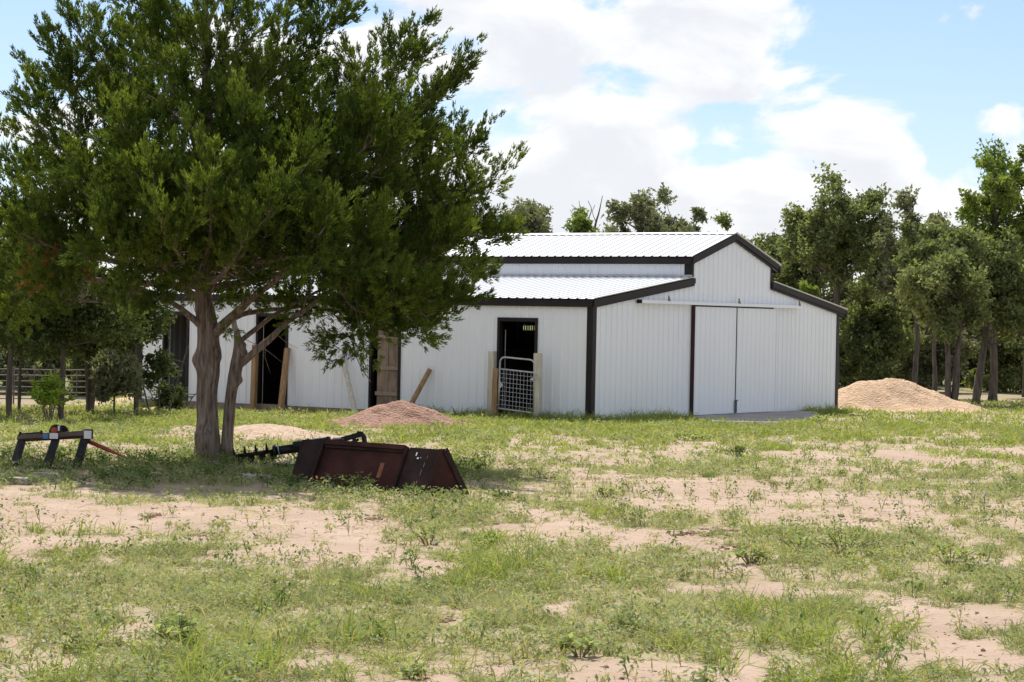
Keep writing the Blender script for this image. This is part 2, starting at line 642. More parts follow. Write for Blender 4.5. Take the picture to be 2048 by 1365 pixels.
def blocked(x, y):
    u, l = barn_uv(x, y)
    if -.05 < u < BW + .05 and -.05 < l < BLEN + .05:
        return True
    if l < .05:
        inside = False
        for (a, b), (c, d) in zip(PAD, PAD[1:] + PAD[:1]):
            if (b > l) != (d > l) and u < (c - a) * (l - b) / (d - b) + a:
                inside = not inside
        return inside
    return False


def build_ground():
    rows = [-14, -6, 0, 4, 7, 9]
    y = 10.5
    while y < 62:
        rows.append(y)
        y += .10 + (y - 10.5) * .009
    while y < 6000:
        rows.append(y)
        y *= 1.06
    rows = np.array(rows)
    nc = 220
    t = np.linspace(-1, 1, nc)
    V, veg, moist, far = [], [], [], []
    for yy in rows:
        hw = 8 + .30 * max(yy, 0) if yy < 70 else (29 + (yy - 70) * .9)
        for tt in t:
            x = tt * hw
            if yy < 62 and abs(x) < .28 * max(yy, 10) + 1:
                vg = min(1, max(0, veg_at(x, yy)))
                mo = min(1, max(0, patch_sum(MOIST, x, yy)))
            else:
                vg, mo = .6 + .3 * mnoise.noise((x * .2, yy * .2, 1)), 0
            V.append((x, yy, gz(x, yy)))
            veg.append(vg)
            moist.append(mo)
            far.append(sstep(70, 110, yy))
    nr = len(rows)
    i = np.arange((nr - 1) * nc).reshape(nr - 1, nc)[:, :-1].ravel()
    Fq = np.stack([i, i + 1, i + nc + 1, i + nc], axis=1)
    o = np_mesh('ground', V, Fq, 'ground', attrs={'veg': veg, 'moist': moist, 'far': far}, smooth=True)
    tag(o, 'sandy pasture ground with patchy grass', 'ground', kind='structure')


build_ground()

# ------------------------------------------------------------------ barn
RIB = .2286
PANEL = RIB * 4


def profile(x0, x1, phase=0.0, h=.019, flat=False):
    """breakpoints (x, out) of a ribbed sheet between x0 and x1"""
    if flat:
        return [(x0, 0), (x1, 0)]
    k0 = math.floor((x0 - phase) / RIB) - 1
    k1 = math.ceil((x1 - phase) / RIB) + 1
    full = []
    for k in range(k0, k1 + 1):
        c = phase + (k + .5) * RIB
        full += [(c - .032, 0), (c - .013, h), (c + .013, h), (c + .032, 0)]
    xs = [p[0] for p in full]
    ds = [p[1] for p in full]
    pts = [(x0, float(np.interp(x0, xs, ds)))] + [(a, b) for a, b in full if x0 + 1e-4 < a < x1 - 1e-4] + [(x1, float(np.interp(x1, xs, ds)))]
    return pts


def sheet(name, mat, parent, x0, x1, zlo, zhi, place, extra=0.0, breaks=(), h=.019, phase=0.0):
    """one metal sheet; zlo/zhi are functions of x; place(x, out, z) gives the local point"""
    pts = profile(x0, x1, phase, h)
    xs = [p[0] for p in pts]
    ds = [p[1] for p in pts]
    for b in breaks:
        if x0 + 1e-3 < b < x1 - 1e-3:
            pts.append((b, float(np.interp(b, xs, ds))))
    pts.sort()
    V, Fc = [], []
    th = .004
    for (x, d) in pts:
        V.append(place(x, d + extra, zlo(x)))
        V.append(place(x, d + extra, zhi(x)))
        V.append(place(x, d + extra - th, zlo(x)))
        V.append(place(x, d + extra - th, zhi(x)))
    n = len(pts)
    for i in range(n - 1):
        a, b = 4 * i, 4 * (i + 1)
        Fc += [(a, b, b + 1, a + 1), (a + 2, a + 3, b + 3, b + 2), (a, a + 2, b + 2, b), (a + 1, b + 1, b + 3, a + 3)]
    Fc += [(0, 1, 3, 2), (4 * (n - 1), 4 * (n - 1) + 2, 4 * (n - 1) + 3, 4 * (n - 1) + 1)]
    return MB().add(V, Fc).build(name, mat, parent)


barn = empty('barn', BC, R(90) - YAW, 'white ribbed metal barn with black trim and raised centre roof', 'barn')
ML, MR, PK = 4.36, 8.30, 6.33           # monitor walls and ridge along the gable
Z_LE, Z_LI = 2.55, 3.13                 # lean-to roof underside at eave / at monitor wall
Z_ME, Z_PK = 3.66, 4.25                 # monitor eave / ridge underside
slopeL = (Z_LI - Z_LE) / ML
slopeR = (Z_LI - Z_LE) / (BW - MR)


def roofline(u):
    if u < ML:
        return Z_LE + slopeL * u
    if u > MR:
        return Z_LI - slopeR * (u - MR)
    if u < PK:
        return Z_ME + (Z_PK - Z_ME) * (u - ML) / (PK - ML)
    return Z_PK - (Z_PK - Z_ME) * (u - PK) / (MR - PK)


def split(x0, x1, cuts, step=PANEL):
    xs = [x0]
    k = math.floor(x0 / step) + 1
    while k * step < x1 - .02:
        if k * step > x0 + .02:
            xs.append(k * step)
        k += 1
    xs.append(x1)
    for c in cuts:
        if x0 < c < x1 and all(abs(c - q) > .02 for q in xs):
            xs.append(c)
    return sorted(xs)


Z0 = .03
SEAM = 2.93
for side, yy in ((-1, 0.0), (1, BLEN)):
    pl = (lambda x, d, z, s=side, q=yy: (x, q + s * d, z))
    edges = split(0.0, BW, (ML, MR))
    for a, b in zip(edges[:-1], edges[1:]):
        mid = (a + b) / 2
        if ML - .01 <= mid <= MR + .01:
            sheet('wall_panel', 'wall_white', barn, a, b, lambda x: Z0, lambda x: SEAM, pl)
            sheet('wall_panel', 'wall_white', barn, a, b, lambda x: SEAM - .05, roofline, pl, extra=.006, breaks=(PK,))
        else:
            sheet('wall_panel', 'wall_white', barn, a, b, lambda x: Z0, (lambda x: Z_LE + slopeL * x) if mid < ML else (lambda x: Z_LI - slopeR * (x - MR)), pl)

DOORS = [(1.44, 2.50), (5.24, 6.13), (8.64, 9.62), (11.83, 12.68)]
DOOR_H = 2.22
VENT = (9.42, 10.0, 1.92, 2.05)
for side, xx in ((-1, 0.0), (1, BW)):
    pl = (lambda x, d, z, s=side, q=xx: (q + s * d, x, z))
    cuts = [c for dd in DOORS for c in dd] if side < 0 else list(VENT[:2])
    edges = split(0.0, BLEN, cuts)
    for a, b in zip(edges[:-1], edges[1:]):
        mid = (a + b) / 2
        if b - a < .015:
            continue
        if side < 0 and any(d0 < mid < d1 for d0, d1 in DOORS):
            sheet('wall_panel', 'wall_white', barn, a, b, lambda x: DOOR_H, lambda x: Z_LE, pl)
        elif side > 0 and VENT[0] < mid < VENT[1]:
            sheet('wall_panel', 'wall_white', barn, a, b, lambda x: Z0, lambda x: VENT[2], pl)
            sheet('wall_panel', 'wall_white', barn, a, b, lambda x: VENT[3], lambda x: Z_LE, pl)
        else:
            sheet('wall_panel', 'wall_white', barn, a, b, lambda x: Z0, lambda x: Z_LE, pl)
# bars in the vent of the far wall
for i in range(7):
    y = VENT[0] + (i + .7) * (VENT[1] - VENT[0]) / 7.4
    MB().bar((BW - .02, y, VENT[2]), (BW - .02, y, VENT[3]), .02 + .012 * (i % 3), .03, (0, 1, 0)).build('vent_bar', 'black_steel', barn)
# monitor walls
for side, xx in ((-1, ML), (1, MR)):
    pl = (lambda x, d, z, s=side, q=xx: (q + s * d, x, z))
    edges = split(0.0, BLEN, ())
    for a, b in zip(edges[:-1], edges[1:]):
        sheet('monitor_panel', 'wall_white', barn, a, b, lambda x: Z_LI - .04, lambda x: Z_ME, pl)
# roof sheets: run = horizontal distance from the eave, measured along u
OVG = .10


def roof(u0, z0, u1, z1, name):
    du, dz = u1 - u0, z1 - z0
    ln = math.hypot(du, dz)
    nx, nz = (-dz / ln, du / ln) if du > 0 else (dz / ln, -du / ln)
    if nz < 0:
        nx, nz = -nx, -nz
    pl = lambda x, d, s: (u0 + du * s + nx * (d + .02), x, z0 + dz * s + nz * (d + .02))
    edges = split(-OVG, BLEN + OVG, ())
    for a, b in zip(edges[:-1], edges[1:]):
        if b - a > .02:
            sheet(name, 'roof_white', barn, a, b, lambda x: 0.0, lambda x: 1.0, pl, h=.024)


TR = .135          # depth of the black trims
roof(-.10, Z_LE + TR - .013, ML - .02, Z_LI + TR, 'roof_panel')
roof(BW + .36, Z_LI - slopeR * (BW + .36 - MR) + TR, MR + .02, Z_LI + TR, 'roof_panel')
roof(ML - .14, Z_ME + TR - .04, PK, Z_PK + TR, 'roof_panel')
roof(MR + .38, Z_PK + TR - (Z_PK - Z_ME) * (MR + .38 - PK) / (MR - PK), PK, Z_PK + TR, 'roof_panel')
rc = MB()
sl_m = (Z_PK - Z_ME) / (PK - ML)
for s in (-1, 1):
    rc.prism([(PK, 0, Z_PK + TR + .052), (PK + s * .15, 0, Z_PK + TR + .052 - .15 * sl_m), (PK + s * .15, 0, Z_PK + TR + .047 - .15 * sl_m), (PK, 0, Z_PK + TR + .047)], (0, -OVG, 0), (0, BLEN + 2 * OVG, 0))
rc.build('ridge_cap', 'roof_white', barn)

# black trims
T = .026
for (x, y, sx, sy) in ((0, 0, -1, -1), (BW, 0, 1, -1), (0, BLEN, -1, 1), (BW, BLEN, 1, 1)):
    m = MB()
    m.prism([(x + sx * T, y + sy * T, 0), (x - sx * .13, y + sy * T, 0), (x - sx * .13, y + sy * .001, 0), (x + sx * .001, y + sy * .001, 0), (x + sx * .001, y - sy * .13, 0), (x + sx * T, y - sy * .13, 0)], (0, 0, .0), (0, 0, Z_LE - .03))
    m.build('corner_trim', 'black_trim', barn)
for (x, sx) in ((ML, -1), (MR, 1)):
    for (y, sy) in ((0, -1), (BLEN, 1)):
        m = MB()
        m.prism([(x + sx * T, y + sy * T, 0), (x - sx * .03, y + sy * T, 0), (x - sx * .03, y + sy * .008, 0), (x + sx * .001, y + sy * .008, 0), (x + sx * .001, y - sy * .20, 0), (x + sx * T, y - sy * .20, 0)],
                (0, 0, Z_LI - .02), (0, 0, Z_ME - Z_LI + .02))
        m.build('corner_trim', 'black_trim', barn)
for (x, z, over) in ((0, Z_LE, .085), (ML, Z_ME - .03, .12)):
    MB().box((x - over, -OVG + .004, z - .04), (x - over + .055, BLEN + OVG - .004, z + TR - .02)).build('eave_trim', 'black_trim', barn)
    MB().box((x - over + .056, .03, z + .03), (x + .02, BLEN - .03, z + .05)).build('soffit', 'black_trim', barn)
zr = Z_LI - slopeR * (BW + .34 - MR)
MB().box((BW + .29, -OVG + .004, zr - .05), (BW + .345, BLEN + OVG - .004, zr + TR - .02)).build('eave_trim', 'black_trim', barn)
zr2 = Z_PK - sl_m * (MR + .36 - PK)
MB().box((MR + .31, -OVG + .004, zr2 - .05), (MR + .365, BLEN + OVG - .004, zr2 + TR - .02)).build('eave_trim', 'black_trim', barn)


def rake(u0, u1, f, yy, sy):
    a, b = f(u0), f(u1)
    for (zo, zi, out, th, nm) in ((TR - .006, .005, .088, .05, 'rake_trim'), (.004, -.05, .062, .036, 'rake_moulding')):
        MB().prism([(u0, yy, a + zo), (u1, yy, b + zo), (u1, yy, b + zi), (u0, yy, a + zi)], (0, sy * out - sy * th, 0), (0, sy * th, 0)).build(nm, 'black_trim', barn)


lean_l = lambda u: Z_LE + slopeL * u
lean_r = lambda u: Z_LI - slopeR * (u - MR)
mon_l = lambda u: Z_ME + sl_m * (u - ML)
mon_r = lambda u: Z_PK - sl_m * (u - PK)
for yy, sy in ((0, -1), (BLEN, 1)):
    rake(-.085, ML + .02, lean_l, yy, sy)
    rake(MR - .02, BW + .345, lean_r, yy, sy)
    rake(ML - .12, PK - .001, mon_l, yy, sy)
    rake(PK + .001, MR + .365, mon_r, yy, sy)
MB().box((ML - .05, -.02, Z_LI + TR + .03), (ML - .022, BLEN, Z_LI + TR + .075)).build('flashing', 'galvanised', barn)

# foundation skirt and dark interior
fd = MB()
for (lo, hi) in (((.012, .012, -.45), (BW - .012, .10, Z0 + .0)), ((.012, BLEN - .10, -.45), (BW - .012, BLEN - .012, Z0)), ((.012, .101, -.45), (.10, BLEN - .101, Z0)), ((BW - .10, .101, -.45), (BW - .012, BLEN - .101, Z0))):
    fd.box(lo, hi)
fd.build('foundation', 'skirt', barn)
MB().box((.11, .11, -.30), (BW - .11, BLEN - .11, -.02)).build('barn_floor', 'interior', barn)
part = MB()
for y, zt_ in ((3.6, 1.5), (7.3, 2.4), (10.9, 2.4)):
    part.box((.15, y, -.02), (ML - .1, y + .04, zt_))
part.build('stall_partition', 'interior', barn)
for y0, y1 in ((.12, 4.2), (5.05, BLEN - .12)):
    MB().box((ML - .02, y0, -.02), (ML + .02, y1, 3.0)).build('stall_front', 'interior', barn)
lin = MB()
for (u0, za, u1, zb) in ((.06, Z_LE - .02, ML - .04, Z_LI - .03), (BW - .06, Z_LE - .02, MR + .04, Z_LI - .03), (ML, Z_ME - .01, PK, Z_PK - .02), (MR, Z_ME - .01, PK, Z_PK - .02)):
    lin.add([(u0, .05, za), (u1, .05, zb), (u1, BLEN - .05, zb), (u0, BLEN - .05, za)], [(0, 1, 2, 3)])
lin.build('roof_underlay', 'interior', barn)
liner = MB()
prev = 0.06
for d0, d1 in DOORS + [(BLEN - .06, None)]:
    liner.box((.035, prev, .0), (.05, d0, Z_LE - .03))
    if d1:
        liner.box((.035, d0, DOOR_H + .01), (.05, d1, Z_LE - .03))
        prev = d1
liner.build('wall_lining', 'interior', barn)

# door frames of the side wall
for k, (d0, d1) in enumerate(DOORS):
    e = MB()
    w = .055
    e.box((-.034, d0 - .01, .02), (.10, d0 + w, DOOR_H + .03))
    e.box((-.034, d1 - w, .02), (.10, d1 + .01, DOOR_H + .03))
    e.box((-.034, d0 + w + .001, DOOR_H - w), (.10, d1 - w - .001, DOOR_H + .03))
    e.build('door_frame', 'black_trim', barn)
    if k in (0, 2, 3):
        MB().bar((.075, d1 - .15, .05), (.075, d1 - .15, DOOR_H - .25), .012, .012).build('door_cable', 'galvanised', barn)
MB().box((-.06, DOORS[2][0], -.14), (.06, DOORS[2][1], .045)).build('door_sill', 'skirt', barn)

# the wooden stall door
d0, d1 = DOORS[1]
wd = MB()
wd.box((.035, d0 + .058, .04), (.055, d1 - .20, DOOR_H - .06))
door2 = wd.build('stall_door', 'rail_wood', barn)
rails_z = [.04, .42, 1.02, 1.75, DOOR_H - .09]
bw_ = (d1 - .20 - d0 - .06 - .03) / 2
for r0, r1 in zip(rails_z[:-1], rails_z[1:]):
    for c in range(2):
        ya = d0 + .065 + c * (bw_ + .02)
        MB().box((.012 + .004 * random.random(), ya, r0 + .02), (.034, ya + bw_, r1 - .02)).build('board', 'board_wood', door2, bevel=.004)
for z in rails_z[1:4]:
    MB().box((-.02, d0 + .058, z - .045), (.011, d1 - .17, z + .045)).build('rail', 'rail_wood', door2, bevel=.005)
MB().box((-.01, d0 + .06 + bw_ + .002, .06), (.020, d0 + .06 + bw_ + .022, DOOR_H - .08)).build('seam_batten', 'rail_wood', door2)

# sliding gable doors
DY = -.085
for (a, b, nm) in ((4.37, 6.415, 'left'), (6.435, 8.50, 'right')):
    leaf = MB().box((a, DY + .005, .05), (b, DY + .05, 2.60)).build('sliding_door', 'wall_white', barn)
    pl = lambda x, d, z: (x, DY - d, z)
    for q0, q1 in zip(split(a, b, ())[:-1], split(a, b, ())[1:]):
        if q1 - q0 > .02:
            sheet('door_panel', 'wall_white', leaf, q0, q1, lambda x: .045, lambda x: 2.60, pl, h=.012)
    if nm == 'right':
        pl2 = lambda x, d, z: (x, DY - .003 - d, z)
        sheet('patch_panel', 'wall_white', leaf, a + .30, b - .04, lambda x: 1.93, lambda x: 2.595, pl2, h=.012)
        MB().box((b - .012, DY - .016, .045), (b + .012, DY + .04, 2.60)).build('edge_trim', 'wall_white', leaf)
        MB().box((a - .02, DY - .03, .06), (a + .045, DY - .019, .34)).build('latch_plate', 'galvanised', leaf)
    else:
        MB().box((a - .024, DY - .018, .02), (a - .002, .03 - .035, 2.60)).build('edge_trim', 'maroon', leaf)
        for xx in (-.055, .015):
            MB().bar((b + xx, DY - .035, .06), (b + xx, DY - .035, .36), .018, .018, (0, 1, 0)).build('bolt', 'black_steel', leaf)
        MB().bar((b - .07, DY - .04, .33), (b + .07, DY - .04, .36), .02, .02).build('bolt_handle', 'black_steel', leaf)
MB().box((4.33, -.05, 2.602), (8.40, -.026, 2.64)).build('gap_shade_strip', 'black_trim', barn)  # black strip set in for the shade of the gap above the doors
MB().box((6.412, DY - .012, .05), (6.438, DY + .04, 2.60)).build('gap_shade_strip', 'black_trim', barn)  # dark of the gap between the leaves, made as a black strip
track = MB().box((1.82, -.16, 2.635), (9.75, -.045, 2.71)).build('door_track', 'galvanised', barn)
track.data.materials[0] = MATS['wall_white']
for u in (3.05, 6.42, 9.62):
    MB().prism([(u - .05, 0, 2.70), (u + .05, 0, 2.70), (u - .03, 0, 2.83)], (0, -.17, 0), (0, .03, 0)).build('track_bracket', 'rail_wood', track)
MB().box((1.79, -.165, 2.63), (1.825, -.04, 2.715)).build('track_stop', 'black_trim', track)

# ------------------------------------------------------------------ concrete pad and board in front of the gable


def bw(u, l, z=None):
    p = BC + BG * u + BL * l
    return Vector((p.x, p.y, gz(p.x, p.y) if z is None else z))


pad = MB()
zt = BC.z + .035
pad.prism([Vector((bw(u, l).x, bw(u, l).y, zt - .022 * max(0, -l))) for u, l in PAD], (0, 0, -.25), (0, 0, .25))
po = pad.build('concrete_pad', 'concrete')
tag(po, 'grey concrete slab in front of the sliding doors', 'slab', kind='structure')
a, b = gnd(1424, 852), gnd(1560, 854)
o = MB().bar(a + Vector((0, 0, .06)), b + Vector((0, 0, .06)), .09, .09).build('timber', 'post_pale', bevel=.006)
tag(o, 'long pale timber lying on the grass before the concrete slab', 'timber')

# ------------------------------------------------------------------ loose posts on the side wall


def post(name, p0, p1, w, mat, label, round_=False, group=None):
    m = MB()
    if round_:
        m.tube([p0, (Vector(p0) + Vector(p1)) / 2, p1], [w * .52, w * .5, w * .48], 12)
    else:
        m.bar(p0, p1, w, w * .8, (BG.x, BG.y, 0))
    return tag(m.build(name, mat, smooth=False, bevel=.004), label, 'post', group)


def wallpt(l, out, z):
    return BC + BL * l - BG * out + Vector((0, 0, z))


def wall_px(px, py, out):
    """point where the view through a photo pixel meets a plane in front of the side wall"""
    d = ray(px, py)
    q = BC - BG * out
    t = (q - CAM).dot(BG) / d.dot(BG)
    return CAM + d * t


PG = 'posts at the side wall'
post('leaning_post', wall_px(712, 832, .55), wall_px(684, 711, .07), .125, 'post_pale', 'pale post leaning left against the side wall, left of the wooden door', True, PG)
post('leaning_post', wall_px(812, 828, .60), wall_px(860, 739, .09), .12, 'post_brown', 'brown post leaning right, between wooden door and mesh gate', True, PG)
post('wooden_post', wall_px(506, 830, .22), wall_px(511, 690, .20), .135, 'post_brown', 'upright brown post on left side of the open doorway behind the cedar', False, PG)
post('leaning_post', wall_px(560, 830, .45), wall_px(575, 697, .07), .125, 'post_brown', 'brown post leaning across right side of the doorway behind the cedar', False, PG)
post('gate_post', wall_px(981, 840, .20), wall_px(985, 703, .20), .15, 'post_pale', 'tall pale square post left of the mesh gate', False, PG)
post('short_post', wall_px(989, 842, .42), wall_px(993, 737, .42), .13, 'post_brown', 'short brown post next to the gate hinges', False, PG)
post('gate_post', wall_px(1074, 846, .40), wall_px(1076, 707, .40), .155, 'post_pale', 'tall pale square post right of the mesh gate', False, PG)

# mesh gate
gate = empty('mesh_gate', wallpt(2.0, .45, 0), 0, 'galvanised tube gate with wire mesh in the nearest doorway', 'gate')
bpy.context.view_layer.update()
GO = Vector(gate.location)


def gp(px, py):
    return wall_px(px, py, .45) - GO


TL, TRr, BLp, BRp = gp(1001, 714), gp(1070, 721), gp(997, 817), gp(1067, 827)
fr = [BLp, BLp.lerp(TL, .90)]
for k in range(5):
    a = math.pi / 2 * k / 4
    c0 = BLp.lerp(TL, .90)
    ex = (TRr - TL) * .14
    fr.append(c0 + ex * (1 - math.cos(a)) + (TL - BLp) * .10 * math.sin(a))
c1 = BRp.lerp(TRr, .90)
for k in range(5):
    a = math.pi / 2 * (1 - k / 4)
    fr.append(c1 - (TRr - TL) * .14 * (1 - math.cos(a)) + (TRr - BRp) * .10 * math.sin(a))
fr += [BRp]
MB().tube(fr, .021, 10).build('frame', 'galvanised', gate, True)
MB().tube([BLp, BRp], .021, 10).build('bottom_rail', 'galvanised', gate, True)
M0, M1 = BLp.lerp(TL, .765), BRp.lerp(TRr, .765)
MB().tube([M0, M1], .019, 10).build('middle_rail', 'galvanised', gate, True)
for k in range(1, 10):
    MB().tube([BLp.lerp(BRp, k / 10), M0.lerp(M1, k / 10)], .0048, 5).build('wire', 'galvanised', gate)
for k in range(1, 9):
    MB().tube([BLp.lerp(M0, k / 9), BRp.lerp(M1, k / 9)], .0048, 5).build('wire', 'galvanised', gate)
c = BLp.lerp(M0, .60)
ex = (BRp - BLp).normalized()
MB().prism([c + ex * .012 + Vector((0, 0, .10)), c + ex * .125, c + ex * .012 - Vector((0, 0, .10))], -BG * .03, BG * .006).build('plate', 'galvanised', gate)
c = BRp.lerp(M1, .85)
MB().prism([c + Vector((0, 0, .05)), c - ex * .11 - Vector((0, 0, .03)), c - Vector((0, 0, .05))], -BG * .03, BG * .006).build('latch_plate', 'galvanised', gate)
MB().tube([c + Vector((0, 0, .06)), c + ex * .06 + Vector((0, 0, .11)) - BG * .03, c + ex * .07 - BG * .04, c - Vector((0, 0, .04)) - BG * .03], .009, 6).build('chain', 'galvanised', gate)
for t in (.06, .74):
    q = BLp.lerp(TL, t)
    MB().tube([q, q - ex * .10], .012, 6).build('hinge', 'galvanised', gate)


# ------------------------------------------------------------------ soil piles
def mound(name, label, mat, cx, cy, rx, ry, h, peaks, seed, kind='pile', rot=0.0, rough=.10, pw=1.5):
    n1, n2 = 72, 26
    V = [(0, 0, 0)]
    c, s = math.cos(rot), math.sin(rot)
    def H(x, y):
        z = 0
        for (px_, py_, ph, pr) in peaks:
            d = math.hypot((x - px_), (y - py_)) / pr
            z = max(z, ph * max(0, 1 - d) ** pw * (1.0 if d > 1 else 1)) if False else z + ph * math.exp(-(d ** 2) * 1.6)
        return z
    H0 = [H(math.cos(2 * math.pi * k / n1), math.sin(2 * math.pi * k / n1)) for k in range(n1)]
    pts = []
    def pt(r, k):
        a = 2 * math.pi * k / n1
        wob = 1 + .10 * mnoise.noise((math.cos(a) * 1.7 + seed, math.sin(a) * 1.7, seed)) + .05 * mnoise.noise((math.cos(a) * 6 + seed, math.sin(a) * 6, seed))
        x, y = r * math.cos(a), r * math.sin(a)
        hh = max(0, H(x, y) - H0[k] * r) * h
        X, Y = x * rx * wob, y * ry * wob
        X, Y = X * c - Y * s, X * s + Y * c
        wx, wy = cx + X, cy + Y
        env = min(1, (1 - r) * 5)
        nz_ = (rough * mnoise.noise((wx * 1.6, wy * 1.6, seed)) + rough * .55 * mnoise.noise((wx * 4.5, wy * 4.5, seed)) + rough * .3 * mnoise.noise((wx * 11, wy * 11, seed))) * h * env
        return (X, Y, gz(wx, wy) - gz(cx, cy) + hh + nz_ - (.05 if r > .985 else 0) + .005)
    V = [pt(0, 0)]
    for i in range(1, n2 + 1):
        for k in range(n1):
            V.append(pt(i / n2, k))
    Fc = [(0, 1 + k, 1 + (k + 1) % n1) for k in range(n1)]
    for i in range(n2 - 1):
        for k in range(n1):
            k2 = (k + 1) % n1
            Fc.append((1 + i * n1 + k, 1 + (i + 1) * n1 + k, 1 + (i + 1) * n1 + k2, 1 + i * n1 + k2))
    o = MB().add(V, Fc).build(name, mat, smooth=True)
    o.location = (cx, cy, gz(cx, cy))
    return tag(o, label, kind)


q = gnd(1800, 816)
mound('sand_pile', 'big tan sand pile at the right end of the barn', 'sand_pile', q.x - .35, 63.0, 2.75, 2.3, .84, [(-.28, 0, .85, .62), (.25, .05, .5, .6), (-.75, .1, .35, .4)], 3.1, rough=.12)
q = gnd(792, 852)
mound('soil_mound', 'reddish soil mound before the wooden stall door', 'red_soil', q.x, 45.3, 1.75, 1.6, .46, [(.02, 0, .85, .62), (-.35, .1, .25, .6), (.4, 0, .2, .5)], 5.3, rough=.2)
q = gnd(500, 872)
mound('gravel_heap', 'low pale gravel heap just behind the cedar trunk', 'gravel_pile', -4.2, 39.4, 1.35, 2.0, .21, [(-.15, .2, .9, .75), (.3, -.4, .5, .6)], 8.2, rough=.16)
mound('gravel_heap', 'thin pale gravel spread left of the cedar trunk', 'gravel_pile', gnd(385, 872).x - .1, gnd(385, 872).y, .55, 1.0, .14, [(0, 0, 1.0, .7)], 11.7, rough=.2)
q = gnd(300, 818)
mound('soil_heap', 'orange soil heap under the bushes at the barn\'s far end', 'sand_pile', -8.2, 52.2, 1.2, .8, .22, [(.2, 0, .9, .6), (-.5, 0, .6, .5)], 14.1, rough=.15)
mound('dirt_track', 'bare tan dirt strip in front of the pipe corral', 'sand_pile', -15.0, 62.0, 6.0, 3.2, .05, [(0, 0, 1.0, 1.0)], 17.3, 'dirt')

# ------------------------------------------------------------------ loader bucket
P0 = gnd(577, 974)
P1 = gnd(850, 996)
ax = (P1 - P0)
ax.z = 0
BLn = ax.length
ax.normalize()
dv = Vector((-ax.y, ax.x, 0))
bucket = empty('loader_bucket', P0 + Vector((0, 0, -.03)), math.atan2(ax.y, ax.x), 'rusty dark red loader bucket lying in the cedar shade', 'bucket')
SL, SZ = .26, .56        # top edge: forward lean and height
LIP = .66


def bk(x, d, z, off=0.0):
    """x along, d*SL forward..., point on the leaning back face; off = outwards towards the camera"""
    nrm = Vector((0, -SZ, SL)).normalized()
    return Vector((x, d * SL, z * SZ)) + nrm * off


def plate(x0, x1, t0, t1, off0, off1, name, mat, parent=bucket, bevel=0.0):
    m = MB()
    vs = []
    for off in (off0, off1):
        for (x, t) in ((x0, t0), (x1, t0), (x1, t1), (x0, t1)):
            vs.append(bk(x, t, t, off))
    m.add(vs, [(3, 2, 1, 0), (4, 5, 6, 7), (0, 1, 5, 4), (1, 2, 6, 5), (2, 3, 7, 6), (3, 0, 4, 7)])
    return m.build(name, mat, parent, bevel=bevel)


plate(.012, BLn - .012, .02, .985, -.012, 0, 'back_sheet', 'rust')
fl = MB()
fl.add([(0.012, .01, .015), (BLn - .012, .01, .015), (BLn - .012, LIP, .0), (.012, LIP, .0), (0.012, .01, .0), (BLn - .012, .01, .0), (BLn - .012, LIP, -.015), (.012, LIP, -.015)],
       [(0, 1, 2, 3), (7, 6, 5, 4), (0, 4, 5, 1), (3, 2, 6, 7), (0, 3, 7, 4), (1, 5, 6, 2)])
fl.build('bottom_sheet', 'rust_dark', bucket)
MB().box((-.02, LIP - .005, -.02), (BLn + .02, LIP + .16, .006)).build('cutting_edge', 'rust_dark', bucket)
for x, s in ((0, 0), (BLn, 0)):
    m = MB()
    m.prism([(x - .011, -.01, -.01), (x - .011, SL - .03, SZ + .012), (x - .011, SL + .06, SZ + .012), (x - .011, LIP + .02, .03), (x - .011, LIP + .02, -.01)], (0, 0, 0), (.022, 0, 0))
    m.build('side_plate', 'rust', bucket)
    m = MB()
    a, b = Vector((x, SL + .05, SZ + .0)), Vector((x, LIP + .05, .015))
    out = Vector((-.022 if x == 0 else .022, 0, 0))
    m.bar(a + out, b + out, .014, .085, (0, .8, .5))
    m.build('side_cutter', 'rust_dark', bucket)
plate(.0, .165 * BLn, .0, 1.0, .004, .022, 'mount_plate', 'rust_dark')
plate(.160 * BLn, .172 * BLn, -.01, 1.02, .023, .055, 'mount_rib', 'rust_dark')
plate(.769 * BLn, .781 * BLn, -.01, 1.0, .004, .045, 'mount_rib', 'rust_dark')
plate(.79 * BLn, .995 * BLn, .0, 1.0, .004, .016, 'mount_plate', 'rust_dark')
plate(.178 * BLn, .763 * BLn, .93, 1.02, .001, .055, 'top_rail', 'rust')
plate(.178 * BLn, .763 * BLn, .88, .928, .001, .028, 'top_rail_flange', 'rust_dark')
plate(.18 * BLn, .43 * BLn, -.01, .05, .003, .05, 'bottom_rail', 'rust_bright')
plate(.43 * BLn, .762 * BLn, -.03, .03, .003, .03, 'bottom_rail', 'rust_dark')
plate(.612 * BLn, .640 * BLn, .36, .66, .0012, .0028, 'rust_streak', 'rust_bright')
for (x, z, w, hh) in ((.845, .84, .018, .07), (.86, .78, .03, .03), (.885, .80, .008, .02)):
    plate(x * BLn, x * BLn + w, z, z + hh, .0165, .018, 'paint_chip', 'white_scrap')
for k in range(4):
    plate(.930 * BLn - .014 * k, .930 * BLn - .014 * k + .004, .80 - .17 * k, .86 - .17 * k + .03 * (k % 3), .0165, .018, 'scratch', 'stone')

# ------------------------------------------------------------------ auger attachment behind the bucket
AY = 30.6


def ap(px, py, dy=0.0):
    return at(px, py, AY + dy)


